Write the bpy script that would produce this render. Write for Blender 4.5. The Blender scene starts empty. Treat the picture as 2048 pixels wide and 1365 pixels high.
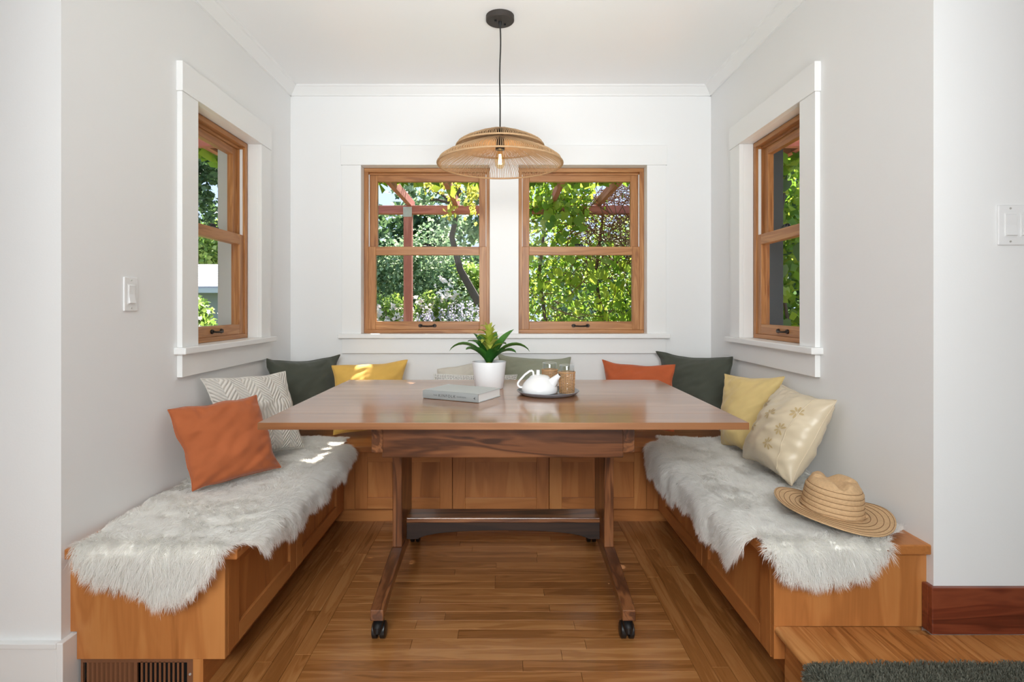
import bpy, bmesh, math, random
import numpy as np
from mathutils import Vector, Matrix, noise

random.seed(7)
RNG = np.random.default_rng(11)
scene = bpy.context.scene
COL = scene.collection
PI = math.pi

# ------------------------------------------------------------------ camera, world, sun, lights, exposure
F_PX = 1120.0
EYE = 1.135
cam_d = bpy.data.cameras.new('camera')
cam_d.sensor_width = 36.0
cam_d.sensor_fit = 'HORIZONTAL'
cam_d.lens = F_PX / 2048 * 36.0
cam_d.shift_x = 16 / 2048
cam_d.shift_y = -67.5 / 2048
cam_d.clip_start = 0.02
cam = bpy.data.objects.new('camera', cam_d)
cam.location = (0, 0, EYE)
cam.rotation_euler = (PI / 2, 0, 0)
COL.objects.link(cam)
scene.camera = cam

SUN_DIR = Vector((-0.10, -0.60, -0.79)).normalized()      # travels into the room from the garden
world = bpy.data.worlds.new('world')
scene.world = world
world.use_nodes = True
wn = world.node_tree.nodes
wl = world.node_tree.links
bg = wn['Background']
# clear pale sky, lighter towards the horizon, the same all round
tcw = wn.new('ShaderNodeTexCoord')
spw = wn.new('ShaderNodeSeparateXYZ')
wl.new(tcw.outputs['Generated'], spw.inputs[0])
rmp = wn.new('ShaderNodeValToRGB')
rmp.color_ramp.elements[0].position = 0.0
rmp.color_ramp.elements[0].color = (0.55, 0.69, 0.98, 1)
rmp.color_ramp.elements[1].position = 0.75
rmp.color_ramp.elements[1].color = (0.40, 0.58, 0.98, 1)
wl.new(spw.outputs[2], rmp.inputs[0])
wl.new(rmp.outputs[0], bg.inputs[0])
bg.inputs[1].default_value = 1.2

sun_d = bpy.data.lights.new('sun', 'SUN')
sun_d.energy = 20.0
sun_d.angle = math.radians(0.6)
sun_d.color = (1.0, 0.94, 0.84)
sun = bpy.data.objects.new('sun', sun_d)
sun.rotation_euler = SUN_DIR.to_track_quat('-Z', 'Y').to_euler()
sun.location = (0, 8, 8)
COL.objects.link(sun)

def area(name, loc, target, sx, sy, energy, color, spread=180):
    d = bpy.data.lights.new(name, 'AREA')
    d.shape = 'RECTANGLE'
    d.size = sx
    d.size_y = sy
    d.energy = energy
    d.color = color
    d.spread = math.radians(spread)
    o = bpy.data.objects.new(name, d)
    o.location = loc
    o.rotation_euler = (Vector(target) - Vector(loc)).to_track_quat('-Z', 'Y').to_euler()
    COL.objects.link(o)
    return o
# added fill high behind the camera, aimed down at floor and benches
area('fill_down', (-0.25, -1.6, 2.2), (0.05, 2.1, 0.1), 1.8, 0.9, 21, (0.935, 0.985, 1.0), 75)
# unseen fill added behind the camera, aimed up at the nook ceiling
area('fill_ceiling', (0.1, -0.7, 0.9), (0.0, 1.95, 2.46), 1.4, 0.7, 11, (0.935, 0.985, 1.0), 62)
area('fill_up', (0.2, -0.2, 1.0), (0.0, 1.7, 2.46), 1.8, 0.9, 14, (0.935, 0.985, 1.0), 150)  # wide upward fill, added to brighten ceiling and walls

vs = scene.view_settings
vs.view_transform = 'Standard'
vs.look = 'None'
vs.gamma = 1.0
vs.use_curve_mapping = False
vs.exposure = 0.40
scene.cycles.use_adaptive_sampling = True
scene.cycles.adaptive_threshold = 0.025
scene.cycles.max_bounces = 8
scene.cycles.diffuse_bounces = 5
scene.cycles.transparent_max_bounces = 14
scene.cycles.sample_clamp_indirect = 6.0

# ------------------------------------------------------------------ helpers: materials
def C(r, g, b):
    def f(c):
        c /= 255.0
        return c / 12.92 if c <= 0.04045 else ((c + 0.055) / 1.055) ** 2.4
    return (f(r), f(g), f(b), 1.0)

def new_mat(name):
    m = bpy.data.materials.new(name)
    m.use_nodes = True
    nt = m.node_tree
    return m, nt.nodes, nt.links, nt.nodes['Principled BSDF']

def plain(name, col, rough=0.5, metal=0.0, var=0.0, scale=8.0, bump=0.0, bscale=60.0, coat=0.0, sheen=0.0, spec=0.5):
    m, n, l, p = new_mat(name)
    p.inputs['Base Color'].default_value = col
    p.inputs['Roughness'].default_value = rough
    p.inputs['Metallic'].default_value = metal
    p.inputs['Coat Weight'].default_value = coat
    p.inputs['Sheen Weight'].default_value = sheen
    p.inputs['Specular IOR Level'].default_value = spec
    tc = n.new('ShaderNodeTexCoord')
    if var > 0:
        nz = n.new('ShaderNodeTexNoise')
        nz.inputs['Scale'].default_value = scale
        nz.inputs['Detail'].default_value = 5
        l.new(tc.outputs['Object'], nz.inputs['Vector'])
        mx = n.new('ShaderNodeMix')
        mx.data_type = 'RGBA'
        mx.inputs[6].default_value = tuple(c * (1 - var) for c in col[:3]) + (1,)
        mx.inputs[7].default_value = tuple(min(1, c * (1 + var)) for c in col[:3]) + (1,)
        l.new(nz.outputs['Fac'], mx.inputs[0])
        l.new(mx.outputs[2], p.inputs['Base Color'])
    if bump > 0:
        nb = n.new('ShaderNodeTexNoise')
        nb.inputs['Scale'].default_value = bscale
        nb.inputs['Detail'].default_value = 4
        l.new(tc.outputs['Object'], nb.inputs['Vector'])
        bp = n.new('ShaderNodeBump')
        bp.inputs['Strength'].default_value = bump
        bp.inputs['Distance'].default_value = 0.004
        l.new(nb.outputs['Fac'], bp.inputs['Height'])
        l.new(bp.outputs['Normal'], p.inputs['Normal'])
    return m

def wood(name, axis, dark, mid, light, rough=0.4, stretch=9.0, scale=5.0, tone=0.25, coat=0.0, knots=False, ring=0.5, fine=0.14):
    """grain runs along local axis; every board object is offset and toned by its own random number"""
    m, n, l, p = new_mat(name)
    tc = n.new('ShaderNodeTexCoord')
    oi = n.new('ShaderNodeObjectInfo')
    off = n.new('ShaderNodeVectorMath'); off.operation = 'SCALE'
    off.inputs[0].default_value = (7.3, 5.1, 9.7)
    l.new(oi.outputs['Random'], off.inputs['Scale'])
    add = n.new('ShaderNodeVectorMath'); add.operation = 'ADD'
    l.new(tc.outputs['Object'], add.inputs[0]); l.new(off.outputs[0], add.inputs[1])
    mp = n.new('ShaderNodeMapping')
    sc = [stretch, stretch, stretch]; sc['xyz'.index(axis)] = 1.0
    mp.inputs['Scale'].default_value = sc
    l.new(add.outputs[0], mp.inputs['Vector'])
    nz = n.new('ShaderNodeTexNoise')
    nz.inputs['Scale'].default_value = scale * 0.45
    nz.inputs['Detail'].default_value = 3
    nz.inputs['Distortion'].default_value = 0.6
    l.new(mp.outputs[0], nz.inputs['Vector'])
    # rings: sine of a scaled noise, the cathedral figure of flat-sawn boards
    mu = n.new('ShaderNodeMath'); mu.operation = 'MULTIPLY'; mu.inputs[1].default_value = 34.0
    l.new(nz.outputs['Fac'], mu.inputs[0])
    sn = n.new('ShaderNodeMath'); sn.operation = 'SINE'
    l.new(mu.outputs[0], sn.inputs[0])
    ma = n.new('ShaderNodeMath'); ma.operation = 'MULTIPLY_ADD'
    ma.inputs[1].default_value = 0.22 * ring; ma.inputs[2].default_value = 0.0
    l.new(sn.outputs[0], ma.inputs[0])
    s1 = n.new('ShaderNodeMath'); s1.operation = 'ADD'
    l.new(nz.outputs['Fac'], s1.inputs[0]); l.new(ma.outputs[0], s1.inputs[1])
    mp2 = n.new('ShaderNodeMapping')
    sc2 = [220.0] * 3; sc2['xyz'.index(axis)] = 6.0
    mp2.inputs['Scale'].default_value = sc2
    l.new(add.outputs[0], mp2.inputs['Vector'])
    nf = n.new('ShaderNodeTexNoise'); nf.inputs['Scale'].default_value = 1.0; nf.inputs['Detail'].default_value = 2
    l.new(mp2.outputs[0], nf.inputs['Vector'])
    m2 = n.new('ShaderNodeMath'); m2.operation = 'MULTIPLY_ADD'
    m2.inputs[1].default_value = fine; m2.inputs[2].default_value = -fine / 2
    l.new(nf.outputs['Fac'], m2.inputs[0])
    s2 = n.new('ShaderNodeMath'); s2.operation = 'ADD'
    l.new(s1.outputs[0], s2.inputs[0]); l.new(m2.outputs[0], s2.inputs[1])
    t = n.new('ShaderNodeMath'); t.operation = 'MULTIPLY_ADD'
    t.inputs[1].default_value = tone; t.inputs[2].default_value = -tone / 2
    l.new(oi.outputs['Random'], t.inputs[0])
    s3 = n.new('ShaderNodeMath'); s3.operation = 'ADD'
    l.new(s2.outputs[0], s3.inputs[0]); l.new(t.outputs[0], s3.inputs[1])
    cr = n.new('ShaderNodeValToRGB')
    e = cr.color_ramp.elements
    e[0].position = 0.18; e[0].color = dark
    e[1].position = 0.85; e[1].color = light
    x = e.new(0.5); x.color = mid
    l.new(s3.outputs[0], cr.inputs['Fac'])
    l.new(cr.outputs['Color'], p.inputs['Base Color'])
    p.inputs['Roughness'].default_value = rough
    p.inputs['Coat Weight'].default_value = coat
    p.inputs['Coat Roughness'].default_value = 0.12
    bp = n.new('ShaderNodeBump'); bp.inputs['Strength'].default_value = 0.06; bp.inputs['Distance'].default_value = 0.002
    l.new(nf.outputs['Fac'], bp.inputs['Height'])
    l.new(bp.outputs['Normal'], p.inputs['Normal'])
    return m

def wood3(name, *a, **k):
    return {ax: wood(name + '_' + ax, ax, *a, **k) for ax in 'xyz'}

def thin_glass(name, tint=(1, 1, 1, 1), refl=1.0):
    m, n, l, p = new_mat(name)
    n.remove(p)
    out = n['Material Output']
    tr = n.new('ShaderNodeBsdfTransparent'); tr.inputs[0].default_value = tint
    gl = n.new('ShaderNodeBsdfGlossy'); gl.inputs['Roughness'].default_value = 0.01
    fr = n.new('ShaderNodeFresnel'); fr.inputs['IOR'].default_value = 1.45
    mu = n.new('ShaderNodeMath'); mu.operation = 'MULTIPLY'; mu.inputs[1].default_value = refl
    l.new(fr.outputs[0], mu.inputs[0])
    ge = n.new('ShaderNodeNewGeometry')
    iv = n.new('ShaderNodeMath'); iv.operation = 'SUBTRACT'; iv.inputs[0].default_value = 1.0
    l.new(ge.outputs['Backfacing'], iv.inputs[1])
    m3 = n.new('ShaderNodeMath'); m3.operation = 'MULTIPLY'
    l.new(mu.outputs[0], m3.inputs[0]); l.new(iv.outputs[0], m3.inputs[1])
    mx = n.new('ShaderNodeMixShader')
    l.new(m3.outputs[0], mx.inputs[0]); l.new(tr.outputs[0], mx.inputs[1]); l.new(gl.outputs[0], mx.inputs[2])
    l.new(mx.outputs[0], out.inputs[0])
    return m

def leafmat(name, cols, transl=0.45, rough=0.45):
    """each leaf (mesh island) takes its own green; lets light through"""
    m, n, l, p = new_mat(name)
    out = n['Material Output']
    ge = n.new('ShaderNodeNewGeometry')
    oi = n.new('ShaderNodeObjectInfo')
    ad = n.new('ShaderNodeMath'); ad.operation = 'ADD'
    l.new(ge.outputs['Random Per Island'], ad.inputs[0]); l.new(oi.outputs['Random'], ad.inputs[1])
    fr = n.new('ShaderNodeMath'); fr.operation = 'FRACT'
    l.new(ad.outputs[0], fr.inputs[0])
    cr = n.new('ShaderNodeValToRGB')
    e = cr.color_ramp.elements
    e[0].position = 0.0; e[0].color = cols[0]
    e[1].position = 1.0; e[1].color = cols[-1]
    for i, c in enumerate(cols[1:-1]):
        x = e.new((i + 1) / (len(cols) - 1)); x.color = c
    l.new(fr.outputs[0], cr.inputs['Fac'])
    l.new(cr.outputs['Color'], p.inputs['Base Color'])
    p.inputs['Roughness'].default_value = rough
    tl = n.new('ShaderNodeBsdfTranslucent')
    l.new(cr.outputs['Color'], tl.inputs['Color'])
    mx = n.new('ShaderNodeMixShader'); mx.inputs[0].default_value = transl
    l.new(p.outputs[0], mx.inputs[1]); l.new(tl.outputs[0], mx.inputs[2])
    l.new(mx.outputs[0], out.inputs[0])
    return m

def weave(name, col, rough=0.85, freq=260.0, strength=0.35, sheen=0.3, var=0.08, spec=0.3):
    m, n, l, p = new_mat(name)
    p.inputs['Roughness'].default_value = rough
    p.inputs['Sheen Weight'].default_value = sheen
    p.inputs['Sheen Roughness'].default_value = 0.4
    p.inputs['Specular IOR Level'].default_value = spec
    uv = n.new('ShaderNodeUVMap')
    w = []
    for d in ('X', 'Y'):
        x = n.new('ShaderNodeTexWave'); x.wave_type = 'BANDS'; x.bands_direction = d
        x.inputs['Scale'].default_value = freq / 6.28; x.inputs['Distortion'].default_value = 1.5
        x.inputs['Detail Scale'].default_value = 2.0
        l.new(uv.outputs[0], x.inputs['Vector']); w.append(x)
    mu = n.new('ShaderNodeMath'); mu.operation = 'ADD'
    l.new(w[0].outputs['Fac'], mu.inputs[0]); l.new(w[1].outputs['Fac'], mu.inputs[1])
    bp = n.new('ShaderNodeBump'); bp.inputs['Strength'].default_value = strength; bp.inputs['Distance'].default_value = 0.001
    l.new(mu.outputs[0], bp.inputs['Height']); l.new(bp.outputs['Normal'], p.inputs['Normal'])
    nz = n.new('ShaderNodeTexNoise'); nz.inputs['Scale'].default_value = 6.0; nz.inputs['Detail'].default_value = 6
    l.new(uv.outputs[0], nz.inputs['Vector'])
    mx = n.new('ShaderNodeMix'); mx.data_type = 'RGBA'
    mx.inputs[6].default_value = tuple(c * (1 - var) for c in col[:3]) + (1,)
    mx.inputs[7].default_value = tuple(c * (1 + var) for c in col[:3]) + (1,)
    l.new(nz.outputs['Fac'], mx.inputs[0]); l.new(mx.outputs[2], p.inputs['Base Color'])
    return m

def chevron_mat(name, col):
    """raised herringbone cords"""
    m, n, l, p = new_mat(name)
    p.inputs['Base Color'].default_value = col
    p.inputs['Roughness'].default_value = 0.9
    p.inputs['Sheen Weight'].default_value = 0.3
    uv = n.new('ShaderNodeUVMap')
    sp = n.new('ShaderNodeSeparateXYZ'); l.new(uv.outputs[0], sp.inputs[0])
    def M(op, a, b=None):
        x = n.new('ShaderNodeMath'); x.operation = op
        for i, v in enumerate((a, b)):
            if v is None: continue
            if isinstance(v, (int, float)): x.inputs[i].default_value = v
            else: l.new(v, x.inputs[i])
        return x.outputs[0]
    tri = M('PINGPONG', M('MULTIPLY', sp.outputs[0], 3.6), 0.5)
    tri2 = M('PINGPONG', M('MULTIPLY', sp.outputs[1], 1.7), 0.5)
    ph = M('ADD', M('MULTIPLY', tri, 34.0), M('MULTIPLY', M('ADD', sp.outputs[1], M('MULTIPLY', tri2, 0.35)), 85.0))
    hgt = M('ADD', M('MULTIPLY', M('SINE', ph), 0.5), 0.5)
    bp = n.new('ShaderNodeBump'); bp.inputs['Strength'].default_value = 0.7; bp.inputs['Distance'].default_value = 0.006
    l.new(hgt, bp.inputs['Height']); l.new(bp.outputs['Normal'], p.inputs['Normal'])
    mx = n.new('ShaderNodeMix'); mx.data_type = 'RGBA'
    mx.inputs[6].default_value = tuple(c * 0.82 for c in col[:3]) + (1,)
    mx.inputs[7].default_value = col
    l.new(hgt, mx.inputs[0]); l.new(mx.outputs[2], p.inputs['Base Color'])
    return m

def dots_mat(name, base, ink):
    m, n, l, p = new_mat(name)
    p.inputs['Roughness'].default_value = 0.85
    uv = n.new('ShaderNodeUVMap')
    v = n.new('ShaderNodeTexVoronoi'); v.inputs['Scale'].default_value = 46.0; v.inputs['Randomness'].default_value = 0.15
    l.new(uv.outputs[0], v.inputs['Vector'])
    lt = n.new('ShaderNodeMath'); lt.operation = 'LESS_THAN'; lt.inputs[1].default_value = 0.30
    l.new(v.outputs['Distance'], lt.inputs[0])
    mx = n.new('ShaderNodeMix'); mx.data_type = 'RGBA'
    mx.inputs[6].default_value = base; mx.inputs[7].default_value = ink
    l.new(lt.outputs[0], mx.inputs[0]); l.new(mx.outputs[2], p.inputs['Base Color'])
    return m

def emit(name, col, s):
    m, n, l, p = new_mat(name)
    p.inputs['Base Color'].default_value = col
    p.inputs['Emission Color'].default_value = col
    p.inputs['Emission Strength'].default_value = s
    return m

def furmat(name, c0, c1):
    m, n, l, p = new_mat(name)
    out = n['Material Output']
    ge = n.new('ShaderNodeNewGeometry')
    cr = n.new('ShaderNodeValToRGB')
    cr.color_ramp.elements[0].color = c0; cr.color_ramp.elements[1].color = c1
    l.new(ge.outputs['Random Per Island'], cr.inputs['Fac'])
    p.inputs['Roughness'].default_value = 0.75
    p.inputs['Specular IOR Level'].default_value = 0.25
    l.new(cr.outputs['Color'], p.inputs['Base Color'])
    tl = n.new('ShaderNodeBsdfTranslucent'); l.new(cr.outputs['Color'], tl.inputs['Color'])
    mx = n.new('ShaderNodeMixShader'); mx.inputs[0].default_value = 0.5
    l.new(p.outputs[0], mx.inputs[1]); l.new(tl.outputs[0], mx.inputs[2])
    l.new(mx.outputs[0], out.inputs[0])
    return m

M = {}
M['wall'] = plain('white_wall_paint', (0.85, 0.85, 0.845, 1), 0.55, bump=0.05, bscale=220, spec=0.3)
M['ceil'] = plain('ceiling_paint', (0.90, 0.90, 0.895, 1), 0.7, bump=0.04, bscale=160, spec=0.2)
M['trim'] = plain('white_trim_paint', (0.85, 0.85, 0.84, 1), 0.35, spec=0.4)
M['plate'] = plain('white_plastic', (0.84, 0.84, 0.84, 1), 0.3)
M['sash'] = wood3('fir_sash', C(146, 92, 48), C(176, 120, 70), C(196, 144, 92), rough=0.38, stretch=14, scale=4, tone=0.12, ring=0.6)
M['bench'] = wood3('bench_maple', C(150, 90, 42), C(182, 116, 61), C(198, 136, 77), rough=0.42, stretch=7, scale=3.2, tone=0.14, ring=0.35)
M['floor'] = wood3('oak_floor', C(128, 80, 38), C(158, 104, 56), C(184, 130, 78), rough=0.26, stretch=11, scale=5.0, tone=0.36, coat=0.2, ring=0.4)
M['step'] = wood3('oak_step', C(140, 84, 38), C(178, 116, 62), C(200, 142, 86), rough=0.3, stretch=11, scale=5, tone=0.3, coat=0.15, ring=0.7)
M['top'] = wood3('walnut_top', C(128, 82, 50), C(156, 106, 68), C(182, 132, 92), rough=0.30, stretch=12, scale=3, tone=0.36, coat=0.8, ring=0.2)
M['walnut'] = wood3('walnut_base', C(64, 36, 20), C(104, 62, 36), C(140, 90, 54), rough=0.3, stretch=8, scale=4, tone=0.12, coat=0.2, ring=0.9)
M['dark_brown'] = wood3('dark_stretcher', C(26, 15, 10), C(42, 25, 16), C(58, 37, 24), rough=0.55, stretch=8, scale=4, tone=0.1, coat=0.0)  # dark brown tone of the arched stretcher
M['redbase'] = wood3('red_baseboard', C(84, 34, 20), C(114, 52, 32), C(134, 68, 42), rough=0.35, stretch=10, scale=4, tone=0.12, coat=0.15, ring=0.7)
M['pergola'] = wood3('pergola_red', C(150, 82, 70), C(182, 108, 94), C(200, 130, 114), rough=0.7, stretch=8, scale=3, tone=0.15)
M['black'] = plain('black_plastic', C(20, 20, 21), 0.4)
M['iron'] = plain('dark_bronze', C(48, 42, 38), 0.4, metal=0.6)
M['canopy'] = plain('dark_bronze_canopy', C(58, 52, 48), 0.55, metal=0.2)
M['zinc'] = plain('galvanised_bracket', C(190, 188, 182), 0.5, metal=0.3, var=0.15, scale=30)
M['cord'] = plain('black_cord', C(40, 37, 35), 0.7)
M['jute'] = plain('natural_cord', C(186, 152, 114), 0.85, var=0.2, scale=60, bump=0.3, bscale=400)
M['glass'] = thin_glass('window_glass', refl=0.1)
M['glassware'] = thin_glass('drinking_glass', (0.97, 0.98, 0.98, 1), 1.6)
M['bulb'] = thin_glass('amber_bulb_glass', (1.0, 0.90, 0.72, 1), 1.0)
M['filament'] = emit('filament_glow', (1.0, 0.62, 0.22, 1), 28)
M['brass'] = plain('brass', C(170, 130, 60), 0.3, metal=1.0)
M['ceramic'] = plain('white_ceramic', (0.86, 0.86, 0.86, 1), 0.12, coat=0.3)
M['pot'] = plain('white_matt_pot', (0.85, 0.85, 0.86, 1), 0.38)
M['soil'] = plain('potting_soil', C(62, 46, 36), 0.95, var=0.4, scale=80, bump=0.8, bscale=150)
M['tray'] = plain('grey_glazed_tray', C(132, 134, 140), 0.22, var=0.12, scale=30, coat=0.3)
M['book'] = plain('grey_cloth_cover', C(194, 198, 196), 0.6, bump=0.12, bscale=900)
M['spine'] = plain('grey_spine_cloth', C(150, 153, 152), 0.6, bump=0.12, bscale=900)
M['paper'] = plain('page_block', C(232, 231, 228), 0.8, bump=0.2, bscale=500)
M['ink'] = plain('dark_print', C(66, 68, 70), 0.6)
M['wick'] = plain('wicker', C(196, 150, 104), 0.6, var=0.25, scale=90)
M['straw'] = plain('straw_braid', C(204, 168, 126), 0.75, var=0.22, scale=120, bump=0.5, bscale=420)
M['stitch'] = plain('brown_stitch', C(134, 98, 62), 0.8)
M['leaf'] = leafmat('bromeliad_leaf', [C(54, 112, 44), C(76, 138, 54), C(104, 160, 66)], 0.3, 0.3)
M['bract'] = leafmat('bromeliad_bract', [C(150, 176, 60), C(188, 200, 84), C(206, 206, 104)], 0.35, 0.4)
M['orange'] = weave('rust_velvet', C(176, 98, 60), 0.9, 500, 0.1, 0.3, 0.16, 0.15)
M['orange2'] = weave('rust_velvet_deep', C(182, 92, 56), 0.9, 500, 0.1, 0.3, 0.16, 0.15)
M['dgreen'] = weave('charcoal_green_linen', C(76, 79, 69), 0.85, 300, 0.4, 0.25, 0.10)
M['sage'] = weave('sage_linen', C(146, 149, 130), 0.85, 300, 0.35, 0.25, 0.08)
M['mustard'] = weave('mustard_velvet', C(222, 178, 92), 0.9, 500, 0.1, 0.3, 0.12, 0.15)
M['straw_yel'] = weave('pale_yellow_velvet', C(216, 190, 130), 0.85, 500, 0.1, 0.3, 0.12, 0.2)
M['cream'] = weave('cream_cotton', C(208, 202, 190), 0.9, 300, 0.2, 0.2, 0.05)
M['satin'] = weave('champagne_satin', C(212, 196, 168), 0.34, 700, 0.06, 0.1, 0.04, 0.6)
M['motif'] = plain('gold_motif', C(190, 166, 122), 0.5)
M['chevron'] = chevron_mat('herringbone_cotton', C(228, 222, 212))
M['dots'] = dots_mat('dotted_cotton', C(226, 224, 218), C(46, 46, 52))
M['fur'] = furmat('sheepskin_wool', C(249, 247, 242), C(254, 253, 251))
M['hide'] = plain('sheepskin_hide', C(250, 247, 240), 0.9, var=0.02, scale=30)
M['rug'] = furmat('grey_green_pile', C(112, 114, 102), C(148, 148, 134))
M['rugbase'] = plain('rug_backing', C(82, 86, 76), 0.95, var=0.2, scale=160)
M['vent'] = plain('brown_vent_metal', C(126, 84, 58), 0.45, metal=0.1)
M['dark'] = plain('slot_shade_black', C(14, 12, 11), 0.9)
M['extlight'] = plain('grey_exterior_trim', C(190, 194, 192), 0.5)
M['extdark'] = plain('slate_exterior_trim', C(70, 78, 84), 0.5)
M['siding'] = plain('exterior_siding', C(150, 156, 150), 0.7)
M['bark'] = plain('tree_bark', C(86, 74, 64), 0.9, var=0.3, scale=20, bump=0.8, bscale=30)
M['twig'] = plain('vine_twig', C(122, 92, 66), 0.85, var=0.25, scale=40)
M['lawn'] = plain('garden_soil_and_grass', C(88, 98, 56), 0.95, var=0.4, scale=5)
M['f_grey'] = leafmat('grey_green_foliage', [C(78, 104, 72), C(110, 138, 100), C(150, 174, 132), C(182, 198, 160)], 0.45)
M['f_dark'] = leafmat('dark_foliage', [C(52, 78, 48), C(80, 108, 66), C(112, 138, 88)], 0.4)
M['f_light'] = leafmat('light_foliage', [C(96, 128, 56), C(140, 166, 76), C(176, 192, 104)], 0.5)
M['f_vine'] = leafmat('vine_foliage', [C(96, 136, 44), C(132, 166, 52), C(176, 192, 70), C(120, 150, 56)], 0.55)
M['f_yellow'] = leafmat('yellow_vine_foliage', [C(168, 176, 70), C(206, 196, 90), C(150, 170, 72)], 0.55)
M['f_lav'] = leafmat('lavender_bloom', [C(176, 170, 196), C(206, 200, 216), C(160, 156, 176)], 0.4)
M['f_white'] = leafmat('white_blossom', [C(236, 232, 222), C(246, 240, 232), C(236, 214, 206)], 0.4)
M['roof'] = plain('grey_shingle', C(196, 196, 196), 0.9, var=0.15, scale=14)

# ------------------------------------------------------------------ helpers: objects
def tag(o, label=None, cat=None, group=None, kind=None):
    if label: o['label'] = label
    if cat: o['category'] = cat
    if group: o['group'] = group
    if kind: o['kind'] = kind
    return o

def thing(name, loc, label=None, cat=None, group=None, kind=None, rotz=0.0):
    o = bpy.data.objects.new(name, None)
    o.empty_display_size = 0.05
    o.location = loc
    o.rotation_euler = (0, 0, rotz)
    COL.objects.link(o)
    return tag(o, label, cat, group, kind)

def wmat(o):
    m = Matrix.LocRotScale(o.location, o.rotation_euler, o.scale)
    return wmat(o.parent) @ m if o.parent else m

class MB:
    """collects shapes, builds ONE mesh object"""
    def __init__(s):
        s.v = []; s.f = []; s.uv = None
    def add(s, vs, fs):
        b = len(s.v)
        s.v += [tuple(x) for x in vs]
        s.f += [tuple(i + b for i in f) for f in fs]
        return s
    def box(s, x0, x1, y0, y1, z0, z1):
        if x0 > x1: x0, x1 = x1, x0
        if y0 > y1: y0, y1 = y1, y0
        if z0 > z1: z0, z1 = z1, z0
        return s.add([(x0, y0, z0), (x1, y0, z0), (x1, y1, z0), (x0, y1, z0), (x0, y0, z1), (x1, y0, z1), (x1, y1, z1), (x0, y1, z1)],
                     [(0, 3, 2, 1), (4, 5, 6, 7), (0, 1, 5, 4), (1, 2, 6, 5), (2, 3, 7, 6), (3, 0, 4, 7)])
    def lathe(s, prof, c=(0, 0, 0), n=32, cap=True):
        vs = []; fs = []
        k = len(prof)
        for i in range(n):
            a = 2 * PI * i / n
            for r, z in prof:
                vs.append((c[0] + r * math.cos(a), c[1] + r * math.sin(a), c[2] + z))
        for i in range(n):
            j = (i + 1) % n
            for q in range(k - 1):
                fs.append((i * k + q, j * k + q, j * k + q + 1, i * k + q + 1))
        if cap:
            if prof[0][0] > 1e-6: fs.append(tuple(i * k for i in range(n))[::-1])
            if prof[-1][0] > 1e-6: fs.append(tuple(i * k + k - 1 for i in range(n)))
        return s.add(vs, fs)
    def tube(s, pts, r, n=8, closed=False, cap=True):
        pts = [Vector(p) for p in pts]
        k = len(pts)
        rs = r if isinstance(r, (list, tuple)) else [r] * k
        vs = []; fs = []
        prev = None
        for i, p in enumerate(pts):
            a = pts[(i - 1) % k] if (closed or i > 0) else p
            b = pts[(i + 1) % k] if (closed or i < k - 1) else p
            t = (b - a).normalized()
            if prev is None:
                u = t.cross(Vector((0, 0, 1)))
                if u.length < 1e-3: u = t.cross(Vector((1, 0, 0)))
            else:
                u = prev - t * prev.dot(t)
                if u.length < 1e-6: u = t.orthogonal()
            u.normalize(); prev = u
            w = t.cross(u)
            for j in range(n):
                q = 2 * PI * j / n
                vs.append(p + (u * math.cos(q) + w * math.sin(q)) * rs[i])
        for i in range(k if closed else k - 1):
            i2 = (i + 1) % k
            for j in range(n):
                j2 = (j + 1) % n
                fs.append((i * n + j, i * n + j2, i2 * n + j2, i2 * n + j))
        if cap and not closed:
            fs.append(tuple(range(n))[::-1]); fs.append(tuple((k - 1) * n + j for j in range(n)))
        return s.add(vs, fs)
    def prism(s, poly, axis, a, b):
        """poly: 2-D points in the two other axes (order xyz), extruded along axis from a to b"""
        def mk(p, t):
            if axis == 'x': return (t, p[0], p[1])
            if axis == 'y': return (p[0], t, p[1])
            return (p[0], p[1], t)
        n = len(poly)
        vs = [mk(p, a) for p in poly] + [mk(p, b) for p in poly]
        fs = [tuple(range(n))[::-1], tuple(range(n, 2 * n))] + [(i, (i + 1) % n, n + (i + 1) % n, n + i) for i in range(n)]
        return s.add(vs, fs)
    def build(s, name, mat, parent=None, smooth=False, bevel=0.0, seg=2, local=False, recentre=True):
        """vertices are world coordinates (or the parent's own, if local)"""
        v = np.array(s.v, dtype=float)
        if parent is not None and not local:
            inv = np.array(wmat(parent).inverted())
            v = v @ inv[:3, :3].T + inv[:3, 3]
        c = (v.min(0) + v.max(0)) / 2 if recentre else np.zeros(3)
        v = v - c
        me = bpy.data.meshes.new(name)
        me.from_pydata(v.tolist(), [], s.f)
        bm = bmesh.new(); bm.from_mesh(me)
        bmesh.ops.recalc_face_normals(bm, faces=bm.faces)
        if bevel > 0:
            ed = [e for e in bm.edges if len(e.link_faces) == 2 and e.calc_face_angle(0) > 0.6]
            bmesh.ops.bevel(bm, geom=ed, offset=bevel, segments=seg, profile=0.5, affect='EDGES', clamp_overlap=True)
        bm.to_mesh(me); bm.free()
        if s.uv is not None and bevel == 0:
            lay = me.uv_layers.new(name='UVMap')
            li = np.empty(len(me.loops), dtype=np.int32)
            me.loops.foreach_get('vertex_index', li)
            lay.data.foreach_set('uv', np.array(s.uv, dtype=np.float32)[li].ravel())
        me.materials.append(mat)
        if smooth:
            me.polygons.foreach_set('use_smooth', [True] * len(me.polygons))
            if smooth != 'all':
                me.set_sharp_from_angle(angle=math.radians(38))
        o = bpy.data.objects.new(name, me)
        o.location = c
        o.parent = parent
        COL.objects.link(o)
        return o

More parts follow.
